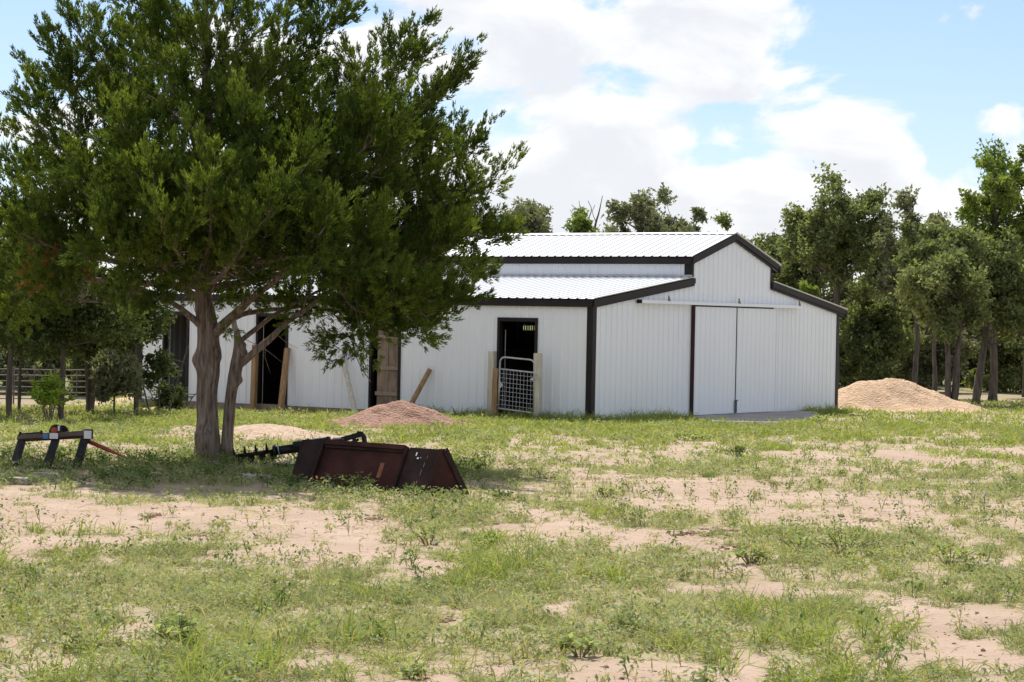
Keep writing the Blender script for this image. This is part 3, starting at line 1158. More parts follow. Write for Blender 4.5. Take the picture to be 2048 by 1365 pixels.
AO = Vector((at(600, 905, AY).x, AY, gz(at(600, 905, AY).x, AY)))
auger = empty('auger_attachment', AO, 0, 'black earth auger with spiral flights lying behind the rusty bucket', 'auger')
A0, A1 = ap(466, 914) - AO, ap(545, 903) - AO
MB().tube([A0, A1], .028, 10).build('shaft', 'black_steel', auger, True)
dirn = (A1 - A0).normalized()
n0 = dirn.orthogonal().normalized()
b0 = dirn.cross(n0)
fm = MB()
vs, fs = [], []
turns, steps = 3.6, 90
for i in range(steps + 1):
    t = i / steps
    a = 2 * math.pi * turns * t
    c = A0.lerp(A1, t)
    rad = n0 * math.cos(a) + b0 * math.sin(a)
    for r_, o_ in ((.025, -.004), (.125, -.004), (.125, .004), (.025, .004)):
        vs.append(c + rad * r_ + dirn * o_)
for i in range(steps):
    for k in range(4):
        k2 = (k + 1) % 4
        fs.append((4 * i + k, 4 * i + k2, 4 * i + 4 + k2, 4 * i + 4 + k))
fs += [(3, 2, 1, 0), (4 * steps, 4 * steps + 1, 4 * steps + 2, 4 * steps + 3)]
fm.add(vs, fs)
fm.build('flight', 'rust_dark', auger)
A2, A3 = ap(552, 902) - AO, ap(600, 896) - AO
MB().tube([A1, A1.lerp(A2, .3), A2], [.03, .085, .085], 12).build('collar', 'black_steel', auger, True)
MB().tube([A2, A3], .062, 14).build('drive_head', 'black_steel', auger, True)
MB().tube([A1 + Vector((0, -.05, .05)), A1 + Vector((.04, -.06, .10)), A2 + Vector((.02, -.06, .10)), A2 + Vector((.06, -.05, -.08))], .008, 6).build('hose', 'galvanised', auger, True)
B0, B1 = ap(588, 889) - AO, ap(660, 880) - AO
MB().bar(B0, B1, .34, .075).build('mount_arm', 'black_steel', auger, bevel=.008)
MB().bar(B1 + Vector((-.02, -.12, -.06)), B1 + Vector((-.02, -.12, .05)), .04, .05).build('lug', 'black_steel', auger)
C0, C1 = ap(664, 885) - AO, ap(690, 884) - AO
MB().bar(C0, C1, .45, .10).build('coupler_block', 'black_steel', auger, bevel=.01)
MB().bar(ap(682, 880) - AO, ap(722, 869) - AO, .07, .07).build('frame_bar', 'black_steel', auger, bevel=.01)
MB().bar(ap(688, 892) - AO, ap(718, 879) - AO, .05, .035).build('frame_bar', 'black_steel', auger, bevel=.006)
MB().tube([ap(714, 868) - AO, ap(723, 868) - AO, ap(728, 874) - AO, ap(731, 900) - AO, ap(733, 915) - AO], .035, 8).build('frame_upright', 'black_steel', auger, True)
MB().bar(ap(708, 876) - AO, ap(712, 915) - AO, .05, .06, (0, 1, 0)).build('frame_upright', 'black_steel', auger, bevel=.008)
MB().box((-.30, -.05, -.02), (.85, .35, .05)).build('base_frame', 'black_steel', auger, bevel=.01)

# ------------------------------------------------------------------ hay spear
SY = 29.6
spo = gnd(95, 940)
spo = Vector((at(95, 940, SY).x, SY, gz(at(95, 940, SY).x, SY)))
spear = empty('hay_spear', spo, 0, 'black hay bale spear attachment with red spike, left of the cedar', 'hay spear')


def hp(px, py, dy=0.0):
    return at(px, py, SY + dy) - spo


T0, T1 = hp(37, 877, .25), hp(176, 869, -.10)
upv = (hp(35, 878, .25) - hp(24, 930, .05)).normalized()
MB().bar(T0, T1, .085, .075, upv).build('top_beam', 'rusty_beam', spear, bevel=.006)
MB().bar(T0 + upv * .045 + Vector((.05, 0, 0)), T0.lerp(T1, .32) + upv * .045, .10, .012, upv).build('beam_flange', 'black_steel', spear)
for t in (.02, .325):
    MB().bar(T0.lerp(T1, t) + upv * .02, T0.lerp(T1, t) + upv * .075, .03, .11, (0, 1, 0)).build('beam_lug', 'black_steel', spear, bevel=.006)
for (a, b) in (((44, 882, .23), (27, 937, -.05)), ((112, 878, .06), (91, 942, -.20)), ((170, 876, -.08), (149, 950, -.36))):
    MB().bar(hp(*a), hp(*b), .10, .085, (0, 1, 0)).build('leg', 'black_steel', spear, bevel=.006)
MB().bar(hp(66, 937, -.12), hp(150, 943, -.34), .12, .05).build('base_bar', 'rust_dark', spear, bevel=.006)
hub = T0.lerp(T1, .535) + upv * .06
m = MB()
prof = []
for k in range(13):
    a = math.pi * k / 12
    prof.append(hub + Vector((math.cos(a) * .085, 0, math.sin(a) * .105)))
prof = [hub + Vector((.085, 0, -.06))] + prof + [hub + Vector((-.085, 0, -.06))]
m.prism(prof, (0, -.07, 0), (0, .045, 0))
m.build('spear_bracket', 'black_steel', spear, bevel=.006)
m = MB()
m.prism([p + Vector((.065, 0, -.015)) for p in prof], (0, .06, 0), (0, .045, 0))
m.build('spear_bracket', 'black_steel', spear, bevel=.006)
MB().tube([hub + Vector((-.012, -.095, .03)), hub + Vector((-.012, -.06, .03))], .042, 12).build('spear_socket', 'red_paint', spear)
MB().box(tuple(hub + Vector((.034, -.078, .02))), tuple(hub + Vector((.058, -.071, .085)))).build('sticker', 'white_label', spear)
c = T0.lerp(T1, .53) + Vector((0, -.085, .005))
MB().box(tuple(c + Vector((-.055, -.006, -.035))), tuple(c + Vector((.055, .0, .04)))).build('sticker', 'white_label', spear)
c = T0.lerp(T1, .405) + Vector((0, -.058, .005))
MB().box(tuple(c + Vector((-.035, -.006, -.03))), tuple(c + Vector((.04, .0, .035)))).build('sticker', 'blue_label', spear)
c = T1 + Vector((0.01, -.045, .0))
MB().box(tuple(c + Vector((-.06, -.012, -.065))), tuple(c + Vector((.055, .07, .07)))).build('end_plate', 'black_steel', spear, bevel=.008)
MB().box(tuple(c + Vector((-.052, -.017, -.055))), tuple(c + Vector((.046, -.0125, .05)))).build('end_label', 'white_label', spear)
S0, S1 = hp(170, 880, .0), hp(259, 919, -.25)
MB().tube([S0, S0.lerp(S1, .5), S0.lerp(S1, .9), S1], [.030, .026, .010, .002], 12).build('spike', 'red_paint', spear, True)


# ------------------------------------------------------------------ blocks and stones
def rock(name, p, sx, sy, sz, mat, label, cat, seed, rz=0.0):
    bm = bmesh.new()
    bmesh.ops.create_cube(bm, size=1)
    bmesh.ops.subdivide_edges(bm, edges=bm.edges[:], cuts=4, use_grid_fill=True)
    for v in bm.verts:
        d = v.co.normalized()
        v.co = v.co.lerp(d * .62, .28)
        n_ = mnoise.noise(v.co * 2.5 + Vector((seed, seed, 0))) * .12
        v.co += d * n_
        v.co = Vector((v.co.x * sx, v.co.y * sy, v.co.z * sz + sz * .35))
    me = bpy.data.meshes.new(name)
    bm.to_mesh(me)
    bm.free()
    me.materials.append(MATS[mat])
    o = bpy.data.objects.new(name, me)
    o.location = p
    o.rotation_euler = (0, 0, rz)
    link(o)
    return tag(o, label, cat)


p = gnd(524, 962)
pv = MB().box((-.20, -.17, -.05), (.20, .17, .065)).build('paver_block', 'paver', bevel=.012)
pv.location = p
pv.rotation_euler = (R(2), R(3), R(28))
tag(pv, 'grey concrete paver block lying between the cedar and the rusty bucket', 'paver')
rock('flat_stone', gnd(88, 962), .34, .16, .12, 'stone', 'larger flat pale stone just below the hay spear', 'stone', 1.1, .1)
rock('flat_stone', gnd(40, 968), .24, .14, .10, 'stone', 'smaller pale stone at the picture\'s left edge, below the hay spear', 'stone', 5.4, -.2)
rock('flat_stone', gnd(212, 1290), .16, .10, .03, 'clod', 'flat brown stone half buried in the foreground at lower left', 'stone', 9.4, .4)
o = rock('scrap', gnd(1577, 896), .05, .04, .22, 'white_scrap', 'small white scrap sticking up in the field right of centre', 'scrap', 3.3)


# ------------------------------------------------------------------ the big cedar
TY = 31.5
CO = Vector((at(425, 925, TY).x, TY, gz(at(425, 925, TY).x, TY)))
cedar = empty('cedar_tree', CO, 0, 'large spreading cedar tree with twin trunk in the left foreground', 'tree')


def cp(px, py, dy=0.0):
    return at(px, py, TY + dy) - CO


def catmull(P, n):
    P = [Vector(p) for p in P]
    out = []
    Q = [P[0] * 2 - P[1]] + P + [P[-1] * 2 - P[-2]]
    segs = len(P) - 1
    for i in range(n + 1):
        t = i / n * segs
        k = min(int(t), segs - 1)
        f = t - k
        a, b, c, d = Q[k], Q[k + 1], Q[k + 2], Q[k + 3]
        out.append(.5 * ((2 * b) + (c - a) * f + (2 * a - 5 * b + 4 * c - d) * f * f + (3 * b - a - 3 * c + d) * f ** 3))
    return out


PXM = TY / F_PX          # metres per photo pixel at the tree


def bark_tube(m, P, W, n, sides, knots=(), flute=.10, seed=0.0, flare=0.0):
    """P px path (px,py,dy), W widths in px"""
    pts = catmull([cp(*p) for p in P], n)
    ws = np.interp(np.linspace(0, len(W) - 1, n + 1), range(len(W)), W)
    vs, fs = [], []
    for i, p in enumerate(pts):
        t = (pts[min(i + 1, n)] - pts[max(i - 1, 0)]).normalized()
        sx = Vector((1, 0, 0)) - t * t.x
        sx.normalize()
        sy = t.cross(sx)
        r = ws[i] * PXM / 2
        for k in range(sides):
            a = 2 * math.pi * k / sides
            ca, sa = math.cos(a), math.sin(a)
            f = 1 + flute * mnoise.noise((ca * 2.2 + seed, sa * 2.2, p.z * .55)) * 1.6 + flute * .6 * mnoise.noise((ca * 6 + seed, sa * 6, p.z * 1.1)) + .05 * mnoise.noise((ca * 3, sa * 3, p.z * 6 + seed)) + .10 * abs(mnoise.noise((ca * 11 + seed, sa * 11, p.z * 1.6))) + .05 * mnoise.noise((ca * 22, sa * 22, p.z * 3.5 + seed))
            if flare:
                f += flare * max(0, 1 - p.z / .35) ** 2 * (.6 + .6 * math.sin(a * 4 + seed))
            q = p + (sx * ca + sy * sa) * r * f
            for (kp, kr, kh) in knots:
                d = (q - kp).length
                if d < kr * 2.2:
                    q = q + (q - p).normalized() * kh * math.exp(-(d / kr) ** 2)
            vs.append(q)
    for i in range(n):
        for k in range(sides):
            k2 = (k + 1) % sides
            fs.append((i * sides + k, i * sides + k2, (i + 1) * sides + k2, (i + 1) * sides + k))
    fs.append(tuple(n * sides + k for k in range(sides)))
    m.add(vs, fs)


def knot(px, py, dy, rpx, hpx):
    return (cp(px, py, dy), rpx * PXM, hpx * PXM)


tm = MB()
kn = [knot(388, 720, -.1, 20, 14), knot(443, 712, -.1, 16, 16), knot(445, 748, -.15, 18, 16), knot(400, 878, -.2, 24, 14), knot(438, 700, -.2, 14, 10), knot(425, 742, -.22, 14, 8), knot(385, 905, 0, 16, 8), knot(410, 755, -.22, 12, 7)]
bark_tube(tm, [(420, 945, 0), (418, 890, 0), (415, 800, 0), (417, 730, .02), (416, 660, 0), (406, 580, .02), (408, 400, .0), (414, 250, .05), (412, 100, 0), (410, -60, 0), (404, -330, 0)],
          [50, 42, 38, 40, 40, 31, 27, 20, 15, 10, 3], 260, 64, kn, .10, 1.0, .12)
trunk = tm.build('trunk', 'cedar_bark', cedar, True)
tm = MB()
kn2 = [knot(481, 762, -.05, 10, 10), knot(488, 705, -.05, 9, 9), knot(478, 735, -.1, 9, 5), knot(484, 690, 0, 8, 7), knot(460, 905, -.1, 10, 4)]
bark_tube(tm, [(453, 945, .02), (454, 880, .02), (461, 800, .0), (467, 760, -.02), (472, 735, -.03), (477, 700, -.03), (474, 668, -.03), (470, 648, -.03)], [28, 23, 21, 22, 24, 20, 12, 4], 120, 44, kn2, .10, 4.0, .12)
tm.build('side_trunk', 'cedar_bark', cedar, True)
m = MB()
m.tube([cp(471, 662, -.06), cp(468, 648, -.07), cp(470, 632, -.06)], [.045, .04, .012], 8, jitter=.3)
m.build('broken_stub', 'dead_wood', cedar)

# main limbs (photo pixel, depth offset in metres from the trunk; negative is nearer)
limbs_px = [
    ([(470, 736, -.02), (511, 704, -.1), (545, 677, -.15), (578, 645, -.2), (640, 598, -.3), (720, 550, -.4), (830, 500, -.5)], 17),
    ([(478, 685, -.02), (516, 654, .1), (558, 627, .2), (610, 596, .3), (680, 570, .5), (760, 560, .7)], 11),
    ([(424, 672, -.02), (450, 648, -.15), (480, 620, -.3), (515, 586, -.45), (560, 556, -.6), (640, 490, -.8), (740, 420, -.9)], 22),
    ([(432, 655, .0), (480, 630, .2), (540, 622, .4), (610, 612, .6), (690, 622, .8), (790, 618, .9)], 13),
    ([(405, 655, .0), (370, 622, -.2), (340, 606, -.4), (290, 588, -.7), (210, 586, -1.0), (60, 580, -1.1)], 15),
    ([(405, 600, .0), (340, 570, .3), (260, 565, .6), (160, 555, .9), (40, 520, 1.1), (-60, 500, 1.2)], 15),
    ([(402, 570, .0), (340, 535, -.3), (270, 485, -.6), (200, 440, -.9), (120, 430, -1.2), (20, 450, -1.4)], 19),
    ([(408, 540, .0), (470, 490, .3), (560, 440, .6), (680, 400, .8), (820, 360, .9), (930, 300, .9)], 17),
    ([(410, 520, .0), (380, 470, -.7), (330, 430, -1.4), (300, 410, -2.1), (270, 390, -2.6)], 15),
    ([(410, 540, .0), (450, 500, -.8), (520, 470, -1.6), (560, 455, -2.2), (600, 440, -2.7)], 15),
]
# boughs: (tip px, tip py, depth of tip, start height px on the trunk)
boughs = [
    (45, 148, .2, 380), (125, 38, -.3, 260), (60, 250, -.8, 430), (-70, 300, .6, 470), (-50, 420, -1.0, 520), (-110, 500, .3, 560), (40, 350, 1.0, 450), (30, 470, -1.6, 560), (90, 470, 1.6, 560),
    (200, 70, .9, 250), (250, -50, -.6, 130), (330, -160, .2, 40), (500, -150, -.2, 40), (600, -40, .6, 130), (700, 12, -.2, 200), (600, 85, -.7, 260), (420, -260, .3, -60), (300, 30, -1.0, 200),
    (540, 130, -1.0, 300), (640, 150, .8, 330), (770, 130, .6, 380), (865, 62, -.1, 420), (925, 148, -.4, 420), (880, 215, .5, 400), (828, 305, -.6, 460), (800, 240, -.9, 420), (858, 250, .1, 420), (720, 230, 1.0, 400),
    (845, 372, -.5, 500), (1005, 350, .0, 560), (960, 425, .5, 560), (985, 490, -.3, 590), (925, 545, .4, 600), (900, 630, -.3, 640), (930, 470, -.9, 590), (830, 600, -1.0, 640), (790, 660, -.2, 660), (700, 560, -1.6, 630),
    (850, 540, 1.0, 600), (650, 640, .5, 650), (760, 480, -1.5, 560), (620, 330, -1.9, 470), (700, 340, 1.5, 450), (500, 230, -1.6, 380), (360, 160, -1.6, 330), (230, 250, -1.8, 380), (150, 330, -1.7, 450), (300, 350, -2.4, 470),
    (430, 330, -2.3, 450), (560, 400, -2.5, 520), (420, 400, -2.6, 500), (200, 450, -2.3, 540), (660, 460, -2.2, 560), (320, 455, -2.5, 580), (90, 590, -1.5, 620), (-40, 590, .2, 620), (150, 560, 1.2, 600), (240, 620, .8, 640), (40, 640, .6, 640),
    (220, 530, -2.0, 600), (620, 560, -2.0, 610), (500, 470, -2.4, 580), (740, 640, -.9, 660), (860, 480, 1.4, 560), (300, 200, 1.6, 350), (500, 150, 1.4, 320), (560, 300, 2.0, 420), (400, 350, 2.4, 470), (250, 400, 2.2, 500), (620, 500, 2.2, 560),
    (400, 60, -1.1, 200), (470, 20, .8, 150), (160, 180, .2, 330), (720, 330, -.9, 470), (640, 240, -.8, 380), (780, 560, .3, 620), (100, 130, -.4, 330), (905, 600, -.1, 620), (640, 668, -.3, 640), (705, 662, .2, 640), (770, 672, -.4, 640), (850, 652, .1, 640), (880, 610, -.7, 620), (320, 500, -1.2, 530), (480, 505, -1.0, 530), (400, 470, 1.2, 500), (550, 525, 1.0, 550), (270, 525, 1.0, 550), (600, 590, .6, 600), (330, 555, .9, 560), (470, 560, 1.1, 570)]
trunk_line = catmull([cp(417, 730), cp(416, 660), cp(406, 580), cp(408, 400), cp(414, 250), cp(412, 100), cp(410, -60), cp(404, -330)], 120)


def trunk_at(py):
    z = cp(410, py).z
    return min(trunk_line, key=lambda p: abs(p.z - z))


limb_curves = []
lm = MB()
for P, w in limbs_px:
    pts = catmull([cp(*p) for p in P], 24)
    pts = [p + Vector((mnoise.noise(p * 2.3), mnoise.noise(p * 2.3 + Vector((9, 0, 0))), mnoise.noise(p * 2.3 + Vector((0, 9, 0))))) * .05 * min(1, i / 4) for i, p in enumerate(pts)]
    ws = [max(.010, w * PXM / 2 * (1 - .78 * i / 24)) for i in range(25)]
    MB().tube(pts, ws, 12, jitter=.25).build('limb', 'cedar_bark', cedar, True)
    limb_curves.append((pts, .50))
for (tx, ty, td, sy_) in boughs:
    if td < -.5:
        td *= 1.55
    e = cp(tx, ty, td)
    if sy_ >= 585:      # low boughs fork off the nearest main limb
        s = min((q for c, _ in limb_curves[:len(limbs_px)] for q in c[7:19]), key=lambda q: (q - e).length)
    else:
        s = trunk_at(min(sy_ + 25, 585 - 80 * random.random()))
    e = e - (e - s).normalized() * .24
    d = e - s
    mid1 = s + d * .35 + Vector((0, 0, -.03 * d.length + .10 * random.uniform(-1, 1)))
    mid2 = s + d * .72 + Vector((random.uniform(-.1, .1), random.uniform(-.1, .1), -.05 * d.length))
    pts = catmull([s, mid1, mid2, e], 16)
    r0 = .016 + .011 * d.length
    ws = [max(.006, r0 * (1 - .85 * i / 16)) for i in range(17)]
    lm.tube(pts, ws, 7, jitter=.25)
    limb_curves.append((pts, .26))
# twigs and sprays: every twig carries a plume of short scaly shoots
sp_pos, sp_dir, sp_dry, sp_tone = [], [], [], []
tw = MB()


def plume(c, d, size, n_s, dry, tone):
    upw = random.uniform(.1, .95)
    n_s = int(n_s * (size / .125) ** 1.2)
    for j in range(n_s):
        rv = Vector((random.gauss(0, 1), random.gauss(0, 1), random.gauss(0, 1))).normalized()
        rr = random.random() ** .5
        off = rv * rr * size
        off += d * (off.dot(d) * 1.3 + size * .6)
        b = c + off
        sd = (d * .75 + rv * (.15 + .45 * rr) + Vector((0, 0, upw))).normalized()
        sp_pos.append(b)
        sp_dir.append(sd)
        sp_dry.append(dry if random.random() < .7 else 0.0)
        sp_tone.append(tone)


for pts, start in limb_curves:
    L = sum((pts[i + 1] - pts[i]).length for i in range(len(pts) - 1))
    nb = int(5 + L * 4.4)
    tone_l = random.uniform(-.12, .12)
    for k in range(nb):
        t = start + (1 - start) * ((k + random.random()) / nb) ** .8
        f = t * (len(pts) - 1)
        i = min(int(f), len(pts) - 2)
        p = pts[i].lerp(pts[i + 1], f - i)
        ld = (pts[i + 1] - pts[i]).normalized()
        if k >= nb - 2:
            p = pts[-1] if k == nb - 1 else pts[-3]
            ld = (pts[-1] - pts[-3]).normalized()
            d = (ld + Vector((random.gauss(0, .15), random.gauss(0, .15), .30))).normalized()
            ln = .30
        else:
            rv = Vector((random.gauss(0, 1), random.gauss(0, 1), random.gauss(.15, .7))).normalized()
            d = (ld * .7 + rv * .9 + Vector((0, 0, .25))).normalized()
            ln = random.uniform(.35, .80) * (1.15 - .55 * t)
        if p.z < 3.15 and math.hypot(p.x, p.y) < 2.1 - .5 * max(0, p.z - 2.5) and random.random() < .42:
            continue
        if p.z < 2.6 and abs(p.x + .1) < .95 and random.random() < .45:
            continue
        dry = .75 if (random.random() < .012 and p.z < 3.0) else 0.0
        q = [p, p + d * ln * .5 + Vector((0, 0, -.03)), p + d * ln + Vector((0, 0, .05))]
        tw.tube(q, [.010, .006, .003], 4, cap=False)
        tone = tone_l + random.uniform(-.18, .18)
        plume(q[2], d, random.uniform(.06, .20), random.randint(11, 16), dry, tone)
        plume(q[1], d, random.uniform(.08, .13), random.randint(6, 9), dry, tone)
        if random.random() < .35:
            d2 = (d + Vector((random.gauss(0, .6), random.gauss(0, .6), .3))).normalized()
            e2 = q[1] + d2 * random.uniform(.15, .35)
            tw.tube([q[1], e2], [.006, .003], 4, cap=False)
            plume(e2, d2, random.uniform(.08, .14), random.randint(7, 10), dry, tone)
lm.build('boughs', 'cedar_bark', cedar, True)['kind'] = 'stuff'
# bare hanging twigs
for P in ([(640, 640, -.2), (650, 662, -.2), (668, 690, -.2), (690, 706, -.2), (700, 712, -.2)], [(700, 640, -.2), (706, 668, -.2), (708, 700, -.2), (722, 735, -.2), (742, 765, -.2)], [(722, 672, -.2), (733, 682, -.2), (742, 684, -.2)], [(706, 695, -.2), (698, 702, -.2), (702, 712, -.2)]):
    tw.tube(catmull([cp(*q) for q in P], 14), .007, 5)
# dead inner twigs
for k in range(260):
    pts, st = random.choice(limb_curves)
    i = random.randrange(2, len(pts) - 4)
    p = pts[i]
    d = Vector((random.gauss(0, 1), random.gauss(0, 1), random.gauss(-.1, .7))).normalized()
    ln = random.uniform(.2, .6)
    mid = p + d * ln * .5 + Vector((random.uniform(-.06, .06), 0, random.uniform(-.06, .06)))
    tw.tube([p, mid, p + d * ln + Vector((0, 0, random.uniform(-.12, .08)))], [.008, .005, .002], 4, cap=False)
tw.build('twigs', 'cedar_bark', cedar)['kind'] = 'stuff'
sp_pos = np.array([tuple(v) for v in sp_pos])
sp_dir = unit(np.array([tuple(v) for v in sp_dir]))
sp_dry = np.array(sp_dry)
sp_tone = np.array(sp_tone)
NT_ = 27
n = len(sp_pos)
sl_ = rng.uniform(.08, .17, size=(n, 1, 1))
tpos = rng.uniform(.0, 1.0, size=(n, NT_, 1))
base = sp_pos[:, None, :] + sp_dir[:, None, :] * tpos * sl_
rv = unit(rng.normal(size=(n, NT_, 3)))
adir = unit(sp_dir[:, None, :] * 1.0 + rv * .6 + np.array([0, 0, .15]))
base = base + rv * .018
axis = adir.reshape(-1, 3)
base = base.reshape(-1, 3)
sd_ = perp(axis) * rng.uniform(.0075, .013, size=(n * NT_, 1))
V = np.stack([base - sd_, base + sd_, base + axis * rng.uniform(.034, .072, size=(n * NT_, 1))], axis=1).reshape(-1, 3)
Fq = np.arange(3 * n * NT_, dtype=np.int32).reshape(-1, 3)
rnd = np.repeat(np.clip(sp_tone[:, None] * 1.3 + .2 + rng.uniform(0, 1, n)[:, None] * .3 + rng.uniform(0, 1, (n, NT_)) * .4, 0, 1).ravel(), 3)
dry = np.repeat(np.repeat(sp_dry, NT_), 3)
print('cedar sprays', n, 'quads', len(Fq))
np_mesh('crown', V, Fq, 'cedar_leaf', cedar, {'rnd': rnd, 'dry': dry})


# ------------------------------------------------------------------ background trees
def make_tree(name, label, group, px, py_base, Y, top_px, half_px, leaf, leaf_mat_, trunk_px=10, crown_lo=.35, seed=1, dens=1.0, lean=0.0, clumps=26, open_=.0, base=None, bark='bark_grey', stems=1, spread=1.0, leaf_len=.155):
    half_px *= 1.12
    near = Y < 60
    if not near:
        clumps = int(clumps * 1.55)
    rs = np.random.default_rng(seed)
    rd = random.Random(seed)
    s = Y / F_PX
    b = at(px, py_base, Y)
    b.z = gz(b.x, b.y) - .05
    zt = at(px, top_px, Y).z - b.z
    hw = half_px * s
    root = empty(name, b, 0, label, 'tree', group)
    lo, hi = zt * crown_lo, zt
    cz, rz_ = (lo + hi) / 2, (hi - lo) / 2
    m = MB()
    r0 = trunk_px * s / 2
    stem_lines = []
    for si in range(stems):
        dx = (si - (stems - 1) / 2) * .35 * spread
        P = [Vector((dx * .5, rd.uniform(-.1, .1) * (stems > 1), 0))]
        for k in range(1, 7):
            f = k / 6
            P.append(Vector((dx * (.5 + 1.2 * f) + lean * f * hw + rd.uniform(-.10, .10) * f * zt * .2, rd.uniform(-.1, .1) * f, zt * .86 * f)))
        P = catmull(P, 22)
        m.tube(P, [max(.012, r0 * (1.25 if i == 0 else 1) * (1 - .9 * i / 22) ** .8) for i in range(23)], 9, jitter=.3)
        stem_lines.append(P)
    cl, cr_ = [], []
    tries = 0
    while len(cl) < clumps and tries < 4000:
        tries += 1
        v = rs.normal(size=3)
        v /= np.linalg.norm(v)
        rad = rs.uniform(.35, 1) ** .5 * (.88 + .95 * mnoise.noise((v[0] * 1.6 + seed, v[1] * 1.6, v[2] * 1.6 + seed * .7)))
        p = Vector((v[0] * hw * rad * .95 + lean * hw * .7, v[1] * hw * rad * .8, cz + v[2] * rz_ * rad * .88))
        f = (p.z - lo) / (hi - lo)
        if abs(p.x - lean * hw * .7) > hw * (1.10 - .40 * max(0, f - .5) * 2):
            continue
        cl.append(p)
        cr_.append(min(1.0, hw * (rd.uniform(.24, .42) if near else rd.uniform(.13, .34))) * (1 - .25 * open_))
    LP, LA = [], []
    for p, r in zip(cl, cr_):
        line = rd.choice(stem_lines)
        zs = max(.22 * zt, min(p.z - .2 * (abs(p.x) + .3 * zt), .8 * zt))
        s0 = min(line, key=lambda q: abs(q.z - zs))
        mid = s0.lerp(p, .55) + Vector((rd.uniform(-.2, .2), rd.uniform(-.2, .2), -.05 * (p - s0).length))
        pts = catmull([s0, mid, p], 8)
        rr = max(.012, r0 * .38 * (1 - .5 * zs / zt))
        m.tube(pts, [rr * (1 - .85 * i / 8) for i in range(9)], 5, jitter=.2, cap=False)
        # branchlets of the clump
        nbr = max(4, int(10 * dens))
        for k in range(nbr):
            d = Vector(rs.normal(size=3))
            d.z = d.z * .8 + .25
            d.normalize()
            e = p + d * r * rd.uniform(.65, 1.15)
            st = pts[rd.randrange(5, 9)]
            m.tube([st, st.lerp(e, .55) + Vector((0, 0, .03)), e], [rr * .25, rr * .18, .004], 3, cap=False)
            nl = int(min(92, (56 if near else 42) * dens * (r / .6) ** .8))
            tt = rs.uniform(.35, 1.05, size=(nl, 1))
            base_ = np.array(st) * (1 - tt) + np.array(e) * tt + rs.normal(size=(nl, 3)) * r * (.17 + .05 * (1 - open_))
            LP.append(base_)
            LA.append(unit(np.array(d)[None, :] * .5 + rs.normal(size=(nl, 3)) + np.array([0, 0, -.15])))
    m.build('trunk', bark, root, True)
    LP = np.concatenate(LP)
    LA = np.concatenate(LA)
    nn = len(LP)
    side = unit(np.cross(LA, rs.normal(size=(nn, 3)) * .6 + np.array([0, 0, 1.0]) * .0 + rs.normal(size=(nn, 3))))
    wd_ = side * (rs.uniform(.7, 1.2, (nn, 1)) * leaf_len * .36)
    V = np.stack([LP - wd_, LP + wd_, LP + LA * (rs.uniform(.7, 1.25, (nn, 1)) * leaf_len * .95)], axis=1).reshape(-1, 3)
    np_mesh('crown', V, np.arange(3 * nn, dtype=np.int32).reshape(-1, 3), leaf_mat_, root, {'rnd': np.repeat(rs.uniform(0, 1, nn), 3)})
    return nn


